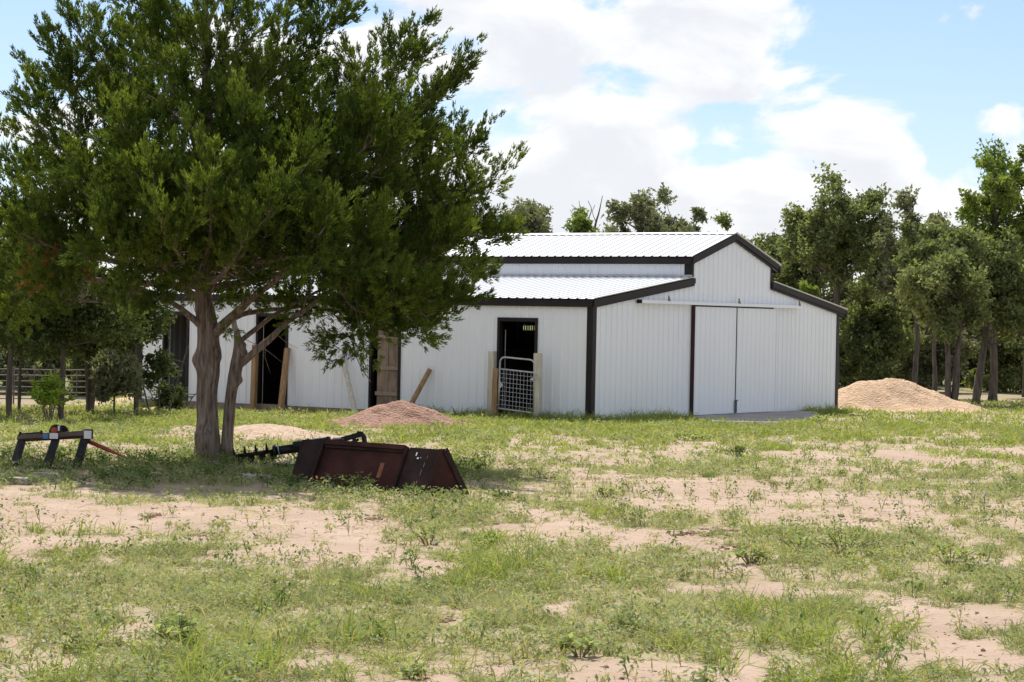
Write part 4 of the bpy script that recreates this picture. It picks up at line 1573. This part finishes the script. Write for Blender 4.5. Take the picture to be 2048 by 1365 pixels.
TG, RG, LG = 'trees behind the barn', 'trees right of the barn', 'trees left of the barn'
tot = 0
B = dict
TREES = [
    # behind the barn
    B(name='live_oak', label='rounded grey-green oak top showing above the roof beside the cedar', group=TG, px=1035, py_base=800, Y=98, top_px=374, half_px=74, leaf=0, leaf_mat_='grey_leaf', crown_lo=.25, seed=11, dens=1.5, clumps=34),
    B(name='bushy_tree', label='small light green tree top at the foot of the bare dead branches', group=TG, px=1155, py_base=800, Y=92, top_px=405, half_px=56, leaf=0, leaf_mat_='elm_leaf', crown_lo=.4, seed=12, dens=1.1, clumps=22),
    B(name='open_crown_tree', label='open two-topped tree above the middle of the barn roof', group=TG, px=1280, py_base=795, Y=90, top_px=356, half_px=80, leaf=0, leaf_mat_='grey_leaf', crown_lo=.40, seed=13, dens=.9, clumps=34, open_=.6),
    B(name='open_crown_tree', label='lower spreading tree right of the two-topped tree above the roof', group=TG, px=1350, py_base=795, Y=93, top_px=380, half_px=70, leaf=0, leaf_mat_='grey_leaf', crown_lo=.45, seed=14, dens=.9, clumps=28, open_=.6),
    B(name='leafy_tree', label='leafy tree behind the ridge peak of the barn', group=TG, px=1470, py_base=795, Y=88, top_px=440, half_px=70, leaf=0, leaf_mat_='oak_leaf', crown_lo=.3, seed=15, dens=1.1, clumps=30),
    B(name='leafy_tree', label='leafy tree rising behind the right slope of the barn roof', group=TG, px=1575, py_base=795, Y=84, top_px=418, half_px=80, leaf=0, leaf_mat_='oak_leaf', crown_lo=.25, seed=16, dens=1.2, clumps=34),
    B(name='tall_oak', label='tall dark oak with forked top standing behind the right end of the barn', group=TG, px=1668, py_base=800, Y=80, top_px=318, half_px=100, leaf=0, leaf_mat_='oak_leaf', trunk_px=20, crown_lo=.40, seed=17, dens=1.0, clumps=36, open_=.5),
    B(name='lime_shrub', label='yellow-green bush peeping over the right lean-to roof', group=TG, px=1610, py_base=795, Y=76, top_px=545, half_px=58, leaf=0, leaf_mat_='elm_leaf', crown_lo=.2, seed=18, dens=1.0, clumps=20),
    # right of the barn
    B(name='scrub_tree', label='dense scrub tree close behind the tan sand pile', group=RG, px=1745, py_base=795, Y=82, top_px=560, half_px=80, leaf=0, leaf_mat_='oak_leaf', crown_lo=.05, seed=21, dens=1.2, clumps=34),
    B(name='slim_tree', label='grey-green tree with wispy top, left of the tallest right-hand tree', group=RG, px=1830, py_base=795, Y=78, top_px=380, half_px=88, leaf=0, leaf_mat_='grey_leaf', trunk_px=13, crown_lo=.35, seed=22, dens=.95, clumps=32, open_=.5),
    B(name='slender_tree', label='slender trunked tree right behind the sand pile', group=RG, px=1868, py_base=806, Y=70, top_px=415, half_px=80, leaf=0, leaf_mat_='oak_leaf', trunk_px=11, crown_lo=.42, seed=23, dens=1.05, clumps=30),
    B(name='slender_tree', label='twin-stemmed tree next to the right tail of the sand pile', group=RG, px=1902, py_base=812, Y=68, top_px=470, half_px=80, leaf=0, leaf_mat_='oak_leaf', trunk_px=15, crown_lo=.34, seed=24, dens=.9, clumps=30, stems=2, leaf_len=.14),
    B(name='tall_elm', label='tallest bright green tree at the right edge of the picture', group=RG, px=1985, py_base=808, Y=74, top_px=262, half_px=105, leaf=0, leaf_mat_='elm_leaf', trunk_px=18, crown_lo=.42, seed=25, dens=1.05, clumps=38, open_=.3),
    B(name='dark_oak', label='dark leaning oak below the tallest bright green tree', group=RG, px=1952, py_base=806, Y=71, top_px=440, half_px=95, leaf=0, leaf_mat_='oak_leaf', trunk_px=18, crown_lo=.36, seed=26, dens=1.15, clumps=34, lean=.3),
    B(name='edge_oak', label='dark oak cut off by the right edge of the picture', group=RG, px=2052, py_base=800, Y=80, top_px=430, half_px=90, leaf=0, leaf_mat_='oak_leaf', trunk_px=16, crown_lo=.28, seed=27, dens=1.1, clumps=32),
    B(name='thicket_shrub', label='dense thicket shrub between the barn and the right-hand trunks', group=RG, px=1790, py_base=795, Y=90, top_px=690, half_px=64, leaf=0, leaf_mat_='oak_leaf', crown_lo=-.12, seed=28, dens=1.3, clumps=26),
    B(name='thicket_shrub', label='dense thicket shrub behind the right-hand trunks', group=RG, px=1925, py_base=790, Y=95, top_px=640, half_px=80, leaf=0, leaf_mat_='oak_leaf', crown_lo=-.12, seed=29, dens=1.2, clumps=30),
    B(name='thicket_shrub', label='dense thicket shrub low at the right picture edge', group=RG, px=2035, py_base=790, Y=94, top_px=650, half_px=80, leaf=0, leaf_mat_='oak_leaf', crown_lo=-.12, seed=30, dens=1.2, clumps=30),
    B(name='thicket_shrub', label='dense thicket shrub at the barn\'s far right corner', group=RG, px=1700, py_base=795, Y=88, top_px=650, half_px=70, leaf=0, leaf_mat_='oak_leaf', crown_lo=-.12, seed=31, dens=1.3, clumps=24),
    # left of the barn
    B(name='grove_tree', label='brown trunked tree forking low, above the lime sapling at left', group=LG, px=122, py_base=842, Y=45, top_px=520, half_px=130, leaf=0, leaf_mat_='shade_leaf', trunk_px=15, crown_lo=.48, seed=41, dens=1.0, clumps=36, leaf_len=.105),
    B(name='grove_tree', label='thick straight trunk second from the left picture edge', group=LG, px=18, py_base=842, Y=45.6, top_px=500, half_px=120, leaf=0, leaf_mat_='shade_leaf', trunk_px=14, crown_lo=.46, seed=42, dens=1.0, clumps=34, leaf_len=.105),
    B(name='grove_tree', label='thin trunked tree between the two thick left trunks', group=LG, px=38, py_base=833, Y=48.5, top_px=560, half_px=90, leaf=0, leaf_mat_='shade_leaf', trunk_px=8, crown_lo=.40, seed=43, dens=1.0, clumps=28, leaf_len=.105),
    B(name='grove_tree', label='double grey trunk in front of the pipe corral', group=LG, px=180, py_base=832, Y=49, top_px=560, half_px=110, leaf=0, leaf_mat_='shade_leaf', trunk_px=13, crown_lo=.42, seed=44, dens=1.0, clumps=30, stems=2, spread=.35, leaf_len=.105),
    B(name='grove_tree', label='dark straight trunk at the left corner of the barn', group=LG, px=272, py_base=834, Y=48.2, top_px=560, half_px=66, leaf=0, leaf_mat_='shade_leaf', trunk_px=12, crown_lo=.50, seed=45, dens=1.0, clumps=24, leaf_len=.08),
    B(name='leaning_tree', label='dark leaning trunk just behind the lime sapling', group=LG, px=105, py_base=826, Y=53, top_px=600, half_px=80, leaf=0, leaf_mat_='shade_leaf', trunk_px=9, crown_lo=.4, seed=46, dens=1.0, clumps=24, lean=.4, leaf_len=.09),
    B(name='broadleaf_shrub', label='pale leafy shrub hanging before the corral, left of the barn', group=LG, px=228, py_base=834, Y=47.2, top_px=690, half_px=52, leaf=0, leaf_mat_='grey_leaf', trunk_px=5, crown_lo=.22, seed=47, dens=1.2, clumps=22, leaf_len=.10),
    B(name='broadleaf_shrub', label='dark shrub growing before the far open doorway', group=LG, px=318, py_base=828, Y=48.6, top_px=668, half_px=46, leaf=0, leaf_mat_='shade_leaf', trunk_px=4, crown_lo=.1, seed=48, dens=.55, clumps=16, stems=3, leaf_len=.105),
    B(name='back_tree', label='bushy tree filling the gap just right of the barn roof end', group=RG, px=1770, py_base=795, Y=92, top_px=470, half_px=80, leaf=0, leaf_mat_='oak_leaf', crown_lo=.1, seed=32, dens=1.1, clumps=34, leaf_len=.2),
    B(name='back_tree', label='bushy backdrop tree behind the slender right-hand trunks', group=RG, px=1880, py_base=795, Y=96, top_px=500, half_px=100, leaf=0, leaf_mat_='grey_leaf', crown_lo=.1, seed=33, dens=1.1, clumps=36, leaf_len=.2),
    B(name='back_tree', label='bushy backdrop tree low behind the tallest right-hand tree', group=RG, px=2000, py_base=795, Y=98, top_px=480, half_px=100, leaf=0, leaf_mat_='oak_leaf', crown_lo=.1, seed=34, dens=1.1, clumps=36, leaf_len=.2),
    B(name='back_tree', label='leafy backdrop tree between the barn peak and the tall dark oak', group=TG, px=1625, py_base=795, Y=94, top_px=450, half_px=80, leaf=0, leaf_mat_='grey_leaf', crown_lo=.2, seed=35, dens=1.0, clumps=30, leaf_len=.2),
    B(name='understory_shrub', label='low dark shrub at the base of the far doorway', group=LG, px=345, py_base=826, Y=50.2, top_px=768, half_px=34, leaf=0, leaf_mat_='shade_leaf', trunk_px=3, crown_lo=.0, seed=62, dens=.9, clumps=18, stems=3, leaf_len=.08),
    B(name='brush_tree', label='wide brush tree right behind the slender right-hand trunks', group=RG, px=1850, py_base=800, Y=84, top_px=620, half_px=80, leaf=0, leaf_mat_='grey_leaf', crown_lo=-.1, seed=63, dens=1.1, clumps=30),
    B(name='brush_tree', label='wide brush tree between the last two right-hand trunks', group=RG, px=2010, py_base=798, Y=86, top_px=600, half_px=85, leaf=0, leaf_mat_='oak_leaf', crown_lo=-.1, seed=64, dens=1.1, clumps=30),
    B(name='corral_brush', label='low brush behind the corral at far left', group=LG, px=40, py_base=800, Y=92, top_px=680, half_px=90, leaf=0, leaf_mat_='grey_leaf', crown_lo=.0, seed=36, dens=1.1, clumps=30, leaf_len=.2),
    B(name='corral_brush', label='low brush behind the corral nearer the barn', group=LG, px=190, py_base=800, Y=92, top_px=690, half_px=90, leaf=0, leaf_mat_='oak_leaf', crown_lo=.0, seed=37, dens=1.1, clumps=30, leaf_len=.2),
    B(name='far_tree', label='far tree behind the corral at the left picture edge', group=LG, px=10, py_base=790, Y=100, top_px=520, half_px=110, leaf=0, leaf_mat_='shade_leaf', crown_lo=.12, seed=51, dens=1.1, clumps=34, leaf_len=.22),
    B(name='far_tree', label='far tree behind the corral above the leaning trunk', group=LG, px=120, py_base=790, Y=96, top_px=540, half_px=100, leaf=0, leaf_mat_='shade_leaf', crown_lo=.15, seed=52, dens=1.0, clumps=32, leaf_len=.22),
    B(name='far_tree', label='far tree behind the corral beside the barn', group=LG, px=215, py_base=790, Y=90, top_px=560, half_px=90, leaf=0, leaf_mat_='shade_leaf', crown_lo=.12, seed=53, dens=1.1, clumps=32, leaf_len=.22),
]
for t_ in TREES:
    tot += make_tree(**t_)
print('tree leaves', tot)


def bare_branch():
    Y = 95
    b = at(1190, 800, Y)
    b.z = gz(b.x, b.y)
    root = empty('dead_tree', b, 0, 'bare dead tree branches sticking up behind the barn roof', 'tree', TG)
    m = MB()
    q = lambda px, py: at(px, py, Y) - b
    for P, w in (([(1185, 800), (1188, 600), (1188, 480), (1192, 445), (1198, 425), (1205, 392)], 9), ([(1188, 470), (1178, 440), (1183, 420), (1176, 402)], 4), ([(1188, 490), (1170, 445), (1160, 425), (1143, 410)], 4), ([(1170, 445), (1160, 412), (1158, 402)], 2.5), ([(1192, 445), (1185, 425), (1190, 410)], 2), ([(1160, 425), (1150, 432), (1140, 420)], 2)):
        pts = catmull([q(*p) for p in P], 12)
        m.tube(pts, [max(.012, w * Y / F_PX / 2 * (1 - .85 * i / 12)) for i in range(13)], 6, jitter=.3)
    m.build('trunk', 'bark_grey', root, True)


bare_branch()


# ------------------------------------------------------------------ lime sapling and named weeds
def leafy_plant(name, label, p, h, w, nstem, nleaf, leaf, mat, seed, droop=.25, group=None, cat='weed'):
    rs = np.random.default_rng(seed)
    root = empty(name, p, 0, label, cat, group)
    m = MB()
    LP, LA, LL = [], [], []
    for k in range(nstem):
        a = rs.uniform(0, 2 * math.pi)
        r = w * math.sqrt(rs.uniform(0, 1))
        e = Vector((math.cos(a) * r, math.sin(a) * r, h * rs.uniform(.6, 1) * (1 - .45 * (r / w) ** 2)))
        s = Vector((math.cos(a) * r * .2, math.sin(a) * r * .2, 0))
        mid = s.lerp(e, .5) + Vector((0, 0, .1 * h))
        m.tube([s, mid, e], [.006, .0045, .002], 4, cap=False)
        t = rs.uniform(.25, 1, size=(nleaf, 1)) ** .7
        pos = np.where(t < .5, np.array(s) * (1 - 2 * t) + np.array(mid) * 2 * t, np.array(mid) * (2 - 2 * t) + np.array(e) * (2 * t - 1))
        LP.append(pos)
        d = rs.normal(size=(nleaf, 3))
        d[:, 2] = d[:, 2] * .5 + .25 - droop
        LA.append(unit(d))
    m.build('stems', 'board_wood', root)['kind'] = 'stuff'
    LP, LA = np.concatenate(LP), np.concatenate(LA)
    n_ = len(LP)
    side = unit(np.cross(LA, np.array([0, 0, 1.0]) + rs.normal(size=(n_, 3)) * .5))
    V, Fq = leaf_quads(LP, LA, side, rs.uniform(.7, 1.3, n_) * leaf, rs.uniform(.4, .6, n_) * leaf)
    np_mesh('leaves', V, Fq, mat, root, {'rnd': np.repeat(rs.uniform(0, 1, n_), 4), 'dry': np.zeros(4 * n_)})


sp = gnd(105, 842)
leafy_plant('sapling', 'bright lime green sapling at the foot of the forked left trunk', Vector((at(100, 840, 44.3).x, 44.3, gz(-9, 44.3))), 1.15, .46, 34, 28, .12, 'lime_leaf', 71, .0, None, 'sapling')
WG = 'leafy weeds in the field'
for i, (px, py, hpx, wpx, mat, lab) in enumerate([
        (718, 988, 46, 42, 'dark_weed', 'tall dark leafy weed in front of the middle of the rusty bucket'),
        (822, 998, 28, 26, 'dark_weed', 'small dark weed at the right mounting plate of the rusty bucket'),
        (1000, 1000, 22, 28, 'dark_weed', 'dark weed clump on the ground just right of the bucket tip'),
        (1690, 1115, 60, 78, 'bright_weed', 'broad bushy green weed in the right middle of the field'),
        (1600, 1105, 42, 50, 'bright_weed', 'smaller bushy weed left of the broad one in the right field'),
        (1470, 915, 22, 34, 'dark_weed', 'dark green weed clump right of centre in the middle distance'),
        (1640, 848, 18, 34, 'lush', 'bright weed at the right foot of the concrete slab'),
        (1900, 1130, 44, 60, 'bright_weed', 'green weed patch near the right picture edge'),
        (355, 1295, 80, 70, 'bright_weed', 'bushy weed in the lower left foreground'),
        (455, 1345, 46, 26, 'bright_weed', 'small upright weed on bare soil at lower left'),
        (830, 1362, 34, 22, 'bright_weed', 'little broad-leaved seedling at the bottom edge of the picture'),
        (1160, 1310, 46, 44, 'lush', 'grassy green tussock at the bottom right of centre'),
        (860, 1090, 46, 50, 'bright_weed', 'round bushy weed below the rusty bucket'),
        (970, 1110, 44, 36, 'bright_weed', 'upright droopy weed on the bare soil right below the bucket'),
        (1500, 1130, 40, 46, 'bright_weed', 'droopy weed clump left of the broad bushy weed'),
        (430, 960, 26, 60, 'dark_weed', 'dark weeds around the foot of the cedar trunk'),
        (520, 930, 30, 60, 'dark_weed', 'dark weeds growing under the auger'),
        (1210, 990, 24, 34, 'bright_weed', 'droopy weed in the middle distance right of the bucket'),
        (1380, 880, 18, 44, 'lush', 'lush green clump before the sliding doors'),
        (1040, 838, 16, 20, 'lush', 'leafy weed under the mesh gate')]):
    p = gnd(px, py)
    s = p.y / F_PX
    mt = 'bright_weed' if mat == 'lush' else mat
    area = (wpx * s) * (hpx * s)
    nst = int(min(46, max(9, 200 * area ** .8)))
    leafy_plant('weed', lab, p, hpx * s * 1.1, wpx * s, nst, 12, .036 + .010 * (i % 3) if p.y < 40 else .08, mt, 200 + i, .2, WG)


# ------------------------------------------------------------------ corral of pipe panels
def corral(px0, px1, Y0, Y1, npan, label, lab2):
    rails = 6
    for k in range(npan):
        a = at(px0 + (px1 - px0) * k / npan, 800, Y0 + (Y1 - Y0) * k / npan)
        b = at(px0 + (px1 - px0) * (k + 1) / npan, 800, Y0 + (Y1 - Y0) * (k + 1) / npan)
        a.z, b.z = gz(a.x, a.y), gz(b.x, b.y)
        root = empty('pipe_fence', a, 0, lab2[k], 'fence', 'pipe corral panels')
        e = b - a
        d = e.normalized()
        s0, e1 = d * .04, e - d * .04
        for p in (s0, e1):
            MB().tube([p, p + Vector((0, 0, 1.32))], .030, 8).build('post', 'pipe_rail', root)
        md = (s0 + e1) / 2
        MB().tube([md + Vector((0, 0, .2)), md + Vector((0, 0, 1.26))], .022, 6).build('brace', 'pipe_rail', root)
        for r in range(rails):
            z = .20 + r * .212
            MB().tube([s0 + Vector((0, 0, z)), e1 + Vector((0, 0, z))], .021, 6).build('rail', 'pipe_rail', root)


corral(-60, 280, 80, 84, 4, '', ['pipe corral panel at the left picture edge', 'pipe corral panel behind the lime sapling', 'pipe corral panel behind the double grey trunk', 'pipe corral panel nearest the barn'])


# ------------------------------------------------------------------ grass, ground weeds, clods
def in_view(x, y, m=1.12):
    return abs(x) < (.2276 * y) * m + .6


def scatter(y0, y1, per_m2, thresh, fn):
    out = []
    hw = .2276 * y1 * 1.12 + .6
    N_ = int((y1 - y0) * 2 * hw * per_m2)
    xs = rng.uniform(-hw, hw, N_)
    ys = rng.uniform(y0, y1, N_)
    us = rng.uniform(0, 1, N_)
    for x, y, u in zip(xs, ys, us):
        if not in_view(x, y) or blocked(x, y):
            continue
        v = fn(x, y)
        if u < v:
            out.append((x, y, gz(x, y), v))
    return np.array(out)


def tufts(pts, nb, hlo, hhi, wlo, whi, spread, splay, mat, name, label, segs=2, dryp=.08):
    n_ = len(pts)
    base = np.repeat(pts[:, :3], nb, axis=0)
    N_ = len(base)
    sc = np.repeat(rng.uniform(.6, 1.25, n_) * (.75 + .4 * pts[:, 3].clip(0, 1)), nb)
    base = base + np.concatenate([rng.normal(size=(N_, 2)) * (spread * sc)[:, None], np.full((N_, 1), -.004)], axis=1)
    d = np.concatenate([rng.normal(size=(N_, 2)) * splay, np.ones((N_, 1))], axis=1)
    d = unit(d)
    h = rng.uniform(hlo, hhi, N_) * sc
    w = rng.uniform(wlo, whi, N_)
    side = unit(np.cross(d, rng.normal(size=(N_, 3))))
    bend = np.concatenate([d[:, :2] * 1.0, np.zeros((N_, 1))], axis=1)
    p1 = base + d * (h * .55)[:, None]
    p2 = base + d * h[:, None] + bend * (h * .55)[:, None] + np.array([0, 0, -.22]) * (h * np.linalg.norm(d[:, :2], axis=1))[:, None]
    V = np.stack([base - side * (w * .35)[:, None], base + side * (w * .35)[:, None], p1 + side * (w * .5)[:, None], p1 - side * (w * .5)[:, None], p2], axis=1).reshape(-1, 3)
    i = np.arange(N_) * 5
    Q = np.stack([i, i + 1, i + 2, i + 3], axis=1)
    T3 = np.stack([i + 3, i + 2, i + 4], axis=1)
    tri = np.concatenate([Q[:, [0, 1, 2]], Q[:, [0, 2, 3]], T3])
    tr = rng.uniform(0, 1, n_)
    rnd = np.repeat(np.clip(np.repeat(tr, nb) * .5 + rng.uniform(0, 1, N_) * .5, 0, 1), 5)
    dry = np.repeat((rng.uniform(0, 1, N_) < dryp).astype(float) * rng.uniform(.5, 1, N_), 5)
    o = np_mesh(name, V, tri, mat, None, {'rnd': rnd, 'dry': dry})
    tag(o, label, 'grass', kind='stuff')
    print(name, n_, len(tri))


def weeds(pts, nl, h, leaf, mat, name, label, spread, dryp=.06):
    n_ = len(pts)
    base = np.repeat(pts[:, :3], nl, axis=0)
    N_ = len(base)
    sc = np.repeat(rng.uniform(.55, 1.3, n_), nl)
    a = rng.uniform(0, 2 * math.pi, N_)
    tt = rng.uniform(.15, 1, N_) ** .6
    r = spread * sc * rng.uniform(.2, 1, N_) * (.35 + .65 * tt)
    pos = base + np.stack([np.cos(a) * r, np.sin(a) * r, h * sc * tt], axis=1)
    d = np.stack([np.cos(a), np.sin(a), rng.normal(-.35, .5, N_)], axis=1) + rng.normal(size=(N_, 3)) * .35
    d = unit(d)
    side = unit(np.cross(d, np.array([0, 0, 1.0]) + rng.normal(size=(N_, 3)) * .45))
    V, Fq = leaf_quads(pos, d, side, rng.uniform(.7, 1.3, N_) * leaf, rng.uniform(.38, .6, N_) * leaf)
    # stems: one thin upright blade per plant
    sn = np.repeat(pts[:, :3], 2, axis=0)
    M_ = len(sn)
    ang = rng.uniform(0, math.pi, M_)
    sd = np.stack([np.cos(ang), np.sin(ang), np.zeros(M_)], axis=1)
    up = unit(np.concatenate([rng.normal(size=(M_, 2)) * .25, np.ones((M_, 1))], axis=1))
    V2, F2 = leaf_quads(sn - up * .01, up, sd, h * 1.0, .010, .3)
    rnd = np.repeat(np.clip(np.repeat(rng.uniform(0, 1, n_), nl) * .5 + rng.uniform(0, 1, N_) * .5, 0, 1), 4)
    dry = np.repeat((rng.uniform(0, 1, N_) < dryp * (1.5 - tt)).astype(float) * rng.uniform(.4, 1, N_), 4)
    V = np.concatenate([V, V2])
    Fq = np.concatenate([Fq, F2 + 4 * N_])
    rnd = np.concatenate([rnd, np.full(4 * M_, .3)])
    dry = np.concatenate([dry, np.full(4 * M_, .5)])
    o = np_mesh(name, V, Fq, mat, None, {'rnd': rnd, 'dry': dry})
    tag(o, label, 'weeds', kind='stuff')
    print(name, n_, 2 * len(Fq))


def cover(x, y):
    return sstep(.30, .95, veg_at(x, y))


def kind_noise(x, y):
    return mnoise.noise((x * .5, y * .35, 31.0)) + .5 * mnoise.noise((x * 1.4, y * 1.1, 13.0))


grassy = lambda x, y: cover(x, y) * (.35 + .65 * sstep(-.25, .25, kind_noise(x, y)))
weedy = lambda x, y: max(.07, cover(x, y)) * (.25 + .75 * sstep(.25, -.25, kind_noise(x, y)))
lushy = lambda x, y: sstep(.55, 1.0, veg_at(x, y) + .30 * sstep(36, 46, y))
tufts(scatter(10.5, 19, 130, 0, grassy), 16, .04, .13, .0045, .0085, .034, .8, 'grass_blade', 'foreground_grass', 'pale green patchy grass in the foreground')
tufts(scatter(19, 32, 80, 0, grassy), 12, .04, .12, .006, .011, .045, .8, 'grass_blade', 'middle_grass', 'pale green patchy grass in the middle of the field')
tufts(scatter(32, 50, 22, 0, grassy), 10, .05, .13, .011, .018, .070, .7, 'lush_blade', 'barnside_grass', 'bright green grass in front of the barn')
tufts(scatter(50, 74, 6, 0, lambda x, y: .8), 8, .06, .17, .022, .036, .12, .7, 'lush_blade', 'distant_grass', 'bright green grass on both sides of the barn')
tufts(scatter(36, 50.5, 12, 0, lushy), 10, .08, .19, .012, .02, .07, .6, 'lush_blade', 'tall_grass', 'longer green grass along the barn walls')
tufts(scatter(10.5, 24, 12, 0, lambda x, y: cover(x, y) * sstep(-.05, .35, kind_noise(x + 9, y))), 30, .10, .25, .005, .009, .04, .6, 'lush_blade', 'tall_tufts', 'longer grass tufts standing in the foreground')
weeds(scatter(10.5, 20, 60, 0, weedy), 15, .11, .036, 'weed_leaf', 'foreground_weeds', 'small pale leafy weeds in the foreground', .075)
weeds(scatter(20, 34, 42, 0, weedy), 13, .12, .044, 'weed_leaf', 'middle_weeds', 'small pale leafy weeds in the middle of the field', .09)
weeds(scatter(34, 50, 8, 0, weedy), 12, .14, .065, 'weed_leaf', 'far_weeds', 'small leafy weeds near the barn', .12)
clumpy = lambda x, y: sstep(.55, 1.1, veg_at(x, y)) * sstep(.0, .45, mnoise.noise((x * 1.1, y * .9, 51.0)) + .4 * mnoise.noise((x * 3.1, y * 2.7, 3.0)))
weeds(scatter(10.5, 22, 9, 0, clumpy), 70, .20, .036, 'weed_leaf', 'bushy_weeds', 'bushy pale green weeds scattered over the foreground', .13)
weeds(scatter(22, 40, 5, 0, clumpy), 46, .22, .048, 'weed_leaf', 'distant_bushy_weeds', 'bushy green weeds scattered over the middle of the field', .16)
weeds(scatter(11, 34, 1.3, 0, lambda x, y: .5), 34, .20, .038, 'dark_weed', 'dark_bushy_weeds', 'darker green weeds dotted over the field', .10)
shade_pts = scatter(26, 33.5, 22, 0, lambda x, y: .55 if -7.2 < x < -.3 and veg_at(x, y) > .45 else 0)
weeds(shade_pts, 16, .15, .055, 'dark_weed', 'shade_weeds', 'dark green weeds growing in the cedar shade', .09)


def clods():
    pts = []
    def add(n_, y0, y1, fn, lo, hi):
        got = 0
        for _ in range(n_ * 12):
            if got >= n_:
                break
            y = random.uniform(y0, y1)
            x = random.uniform(-1, 1) * (.2276 * y * 1.08 + .4)
            if random.random() < fn(x, y) and not blocked(x, y):
                pts.append((x, y, random.uniform(lo, hi) * random.choice((.5, .7, 1))))
                got += 1
    bare = lambda x, y: (1 - sstep(.2, .6, veg_at(x, y))) * .6
    add(420, 10.5, 36, bare, .006, .020)
    add(1500, 10.5, 30, bare, .003, .009)
    for (cx, cy, rx, ry, w) in MOIST:
        for _ in range(int(110 * w)):
            a, r = random.uniform(0, 6.28), random.random() ** .7
            x, y = cx + math.cos(a) * r * rx, cy + math.sin(a) * r * ry
            if mnoise.noise((x * 5, y * 5, 2.0)) > -.12:
                pts.append((x, y, random.uniform(.006, .026) * (1.2 - .5 * r)))
    bm = bmesh.new()
    bmesh.ops.create_icosphere(bm, subdivisions=1, radius=1)
    bv = np.array([tuple(v.co) for v in bm.verts])
    bf = np.array([[v.index for v in f.verts] for f in bm.faces])
    bm.free()
    V, Fc = [], []
    for i, (x, y, r) in enumerate(pts):
        v = bv * (1 + rng.normal(size=(len(bv), 1)) * .22) * np.array([r * random.uniform(.8, 1.6), r * random.uniform(.8, 1.4), r * random.uniform(.5, .9)])
        V.append(v + np.array([x, y, gz(x, y) + r * .2]))
        Fc.append(bf + i * len(bv))
    o = np_mesh('dirt_clods', np.concatenate(V), np.concatenate(Fc), 'clod')
    tag(o, 'crumbled brown dirt clods on the bare soil', 'dirt', kind='stuff')


clods()
# grass crowding the foot of the walls, dead stems on the bare soil
wp = []
for _ in range(900):
    if random.random() < .52:
        u, l = -random.uniform(.03, .55) ** 1.0, random.uniform(-.3, BLEN)
        if any(d0 + .1 < l < d1 - .1 for d0, d1 in DOORS) and u > -.3:
            continue
    else:
        u, l = random.uniform(-.3, 12.3), -random.uniform(.03, .5)
    q = BC + BG * u + BL * l
    if not blocked(q.x, q.y):
        k = .5 + .5 * sstep(-.3, .4, mnoise.noise((q.x * 1.1, q.y * 1.1, 77)))
        if u < 0 and l > 5.5 and random.random() < .75:
            continue
        if random.random() < k:
            wp.append((q.x, q.y, gz(q.x, q.y), k * 1.3 - .2))
tufts(np.array(wp), 11, .10, .30, .010, .018, .06, .45, 'lush_blade', 'wall_grass', 'uncut grass growing along the foot of the barn walls')
tufts(scatter(10.5, 30, 9, 0, lambda x, y: .35 + .4 * (1 - cover(x, y))), 4, .05, .16, .004, .007, .07, 2.6, 'grass_blade', 'dead_stems', 'dry dead grass stems lying on the bare soil', dryp=1.0)
# small purple flowers
for (px, py, lab) in ((1968, 1013, 'small purple flower in the grass at the right'), (428, 945, 'small purple flowers at the foot of the cedar')):
    p = gnd(px, py)
    root = empty('flower', p, 0, lab, 'flower')
    MB().tube([(0, 0, 0), (0.01, 0, .14)], .004, 5).build('stem', 'dark_weed', root)
    m = MB()
    for k in range(6):
        a = k * math.pi / 3
        m.add([(.01, 0, .14), (.01 + .03 * math.cos(a - .3), .03 * math.sin(a - .3), .155), (.01 + .045 * math.cos(a), .045 * math.sin(a), .15), (.01 + .03 * math.cos(a + .3), .03 * math.sin(a + .3), .155)], [(0, 1, 2, 3)])
    m.build('petals', 'flower', root)
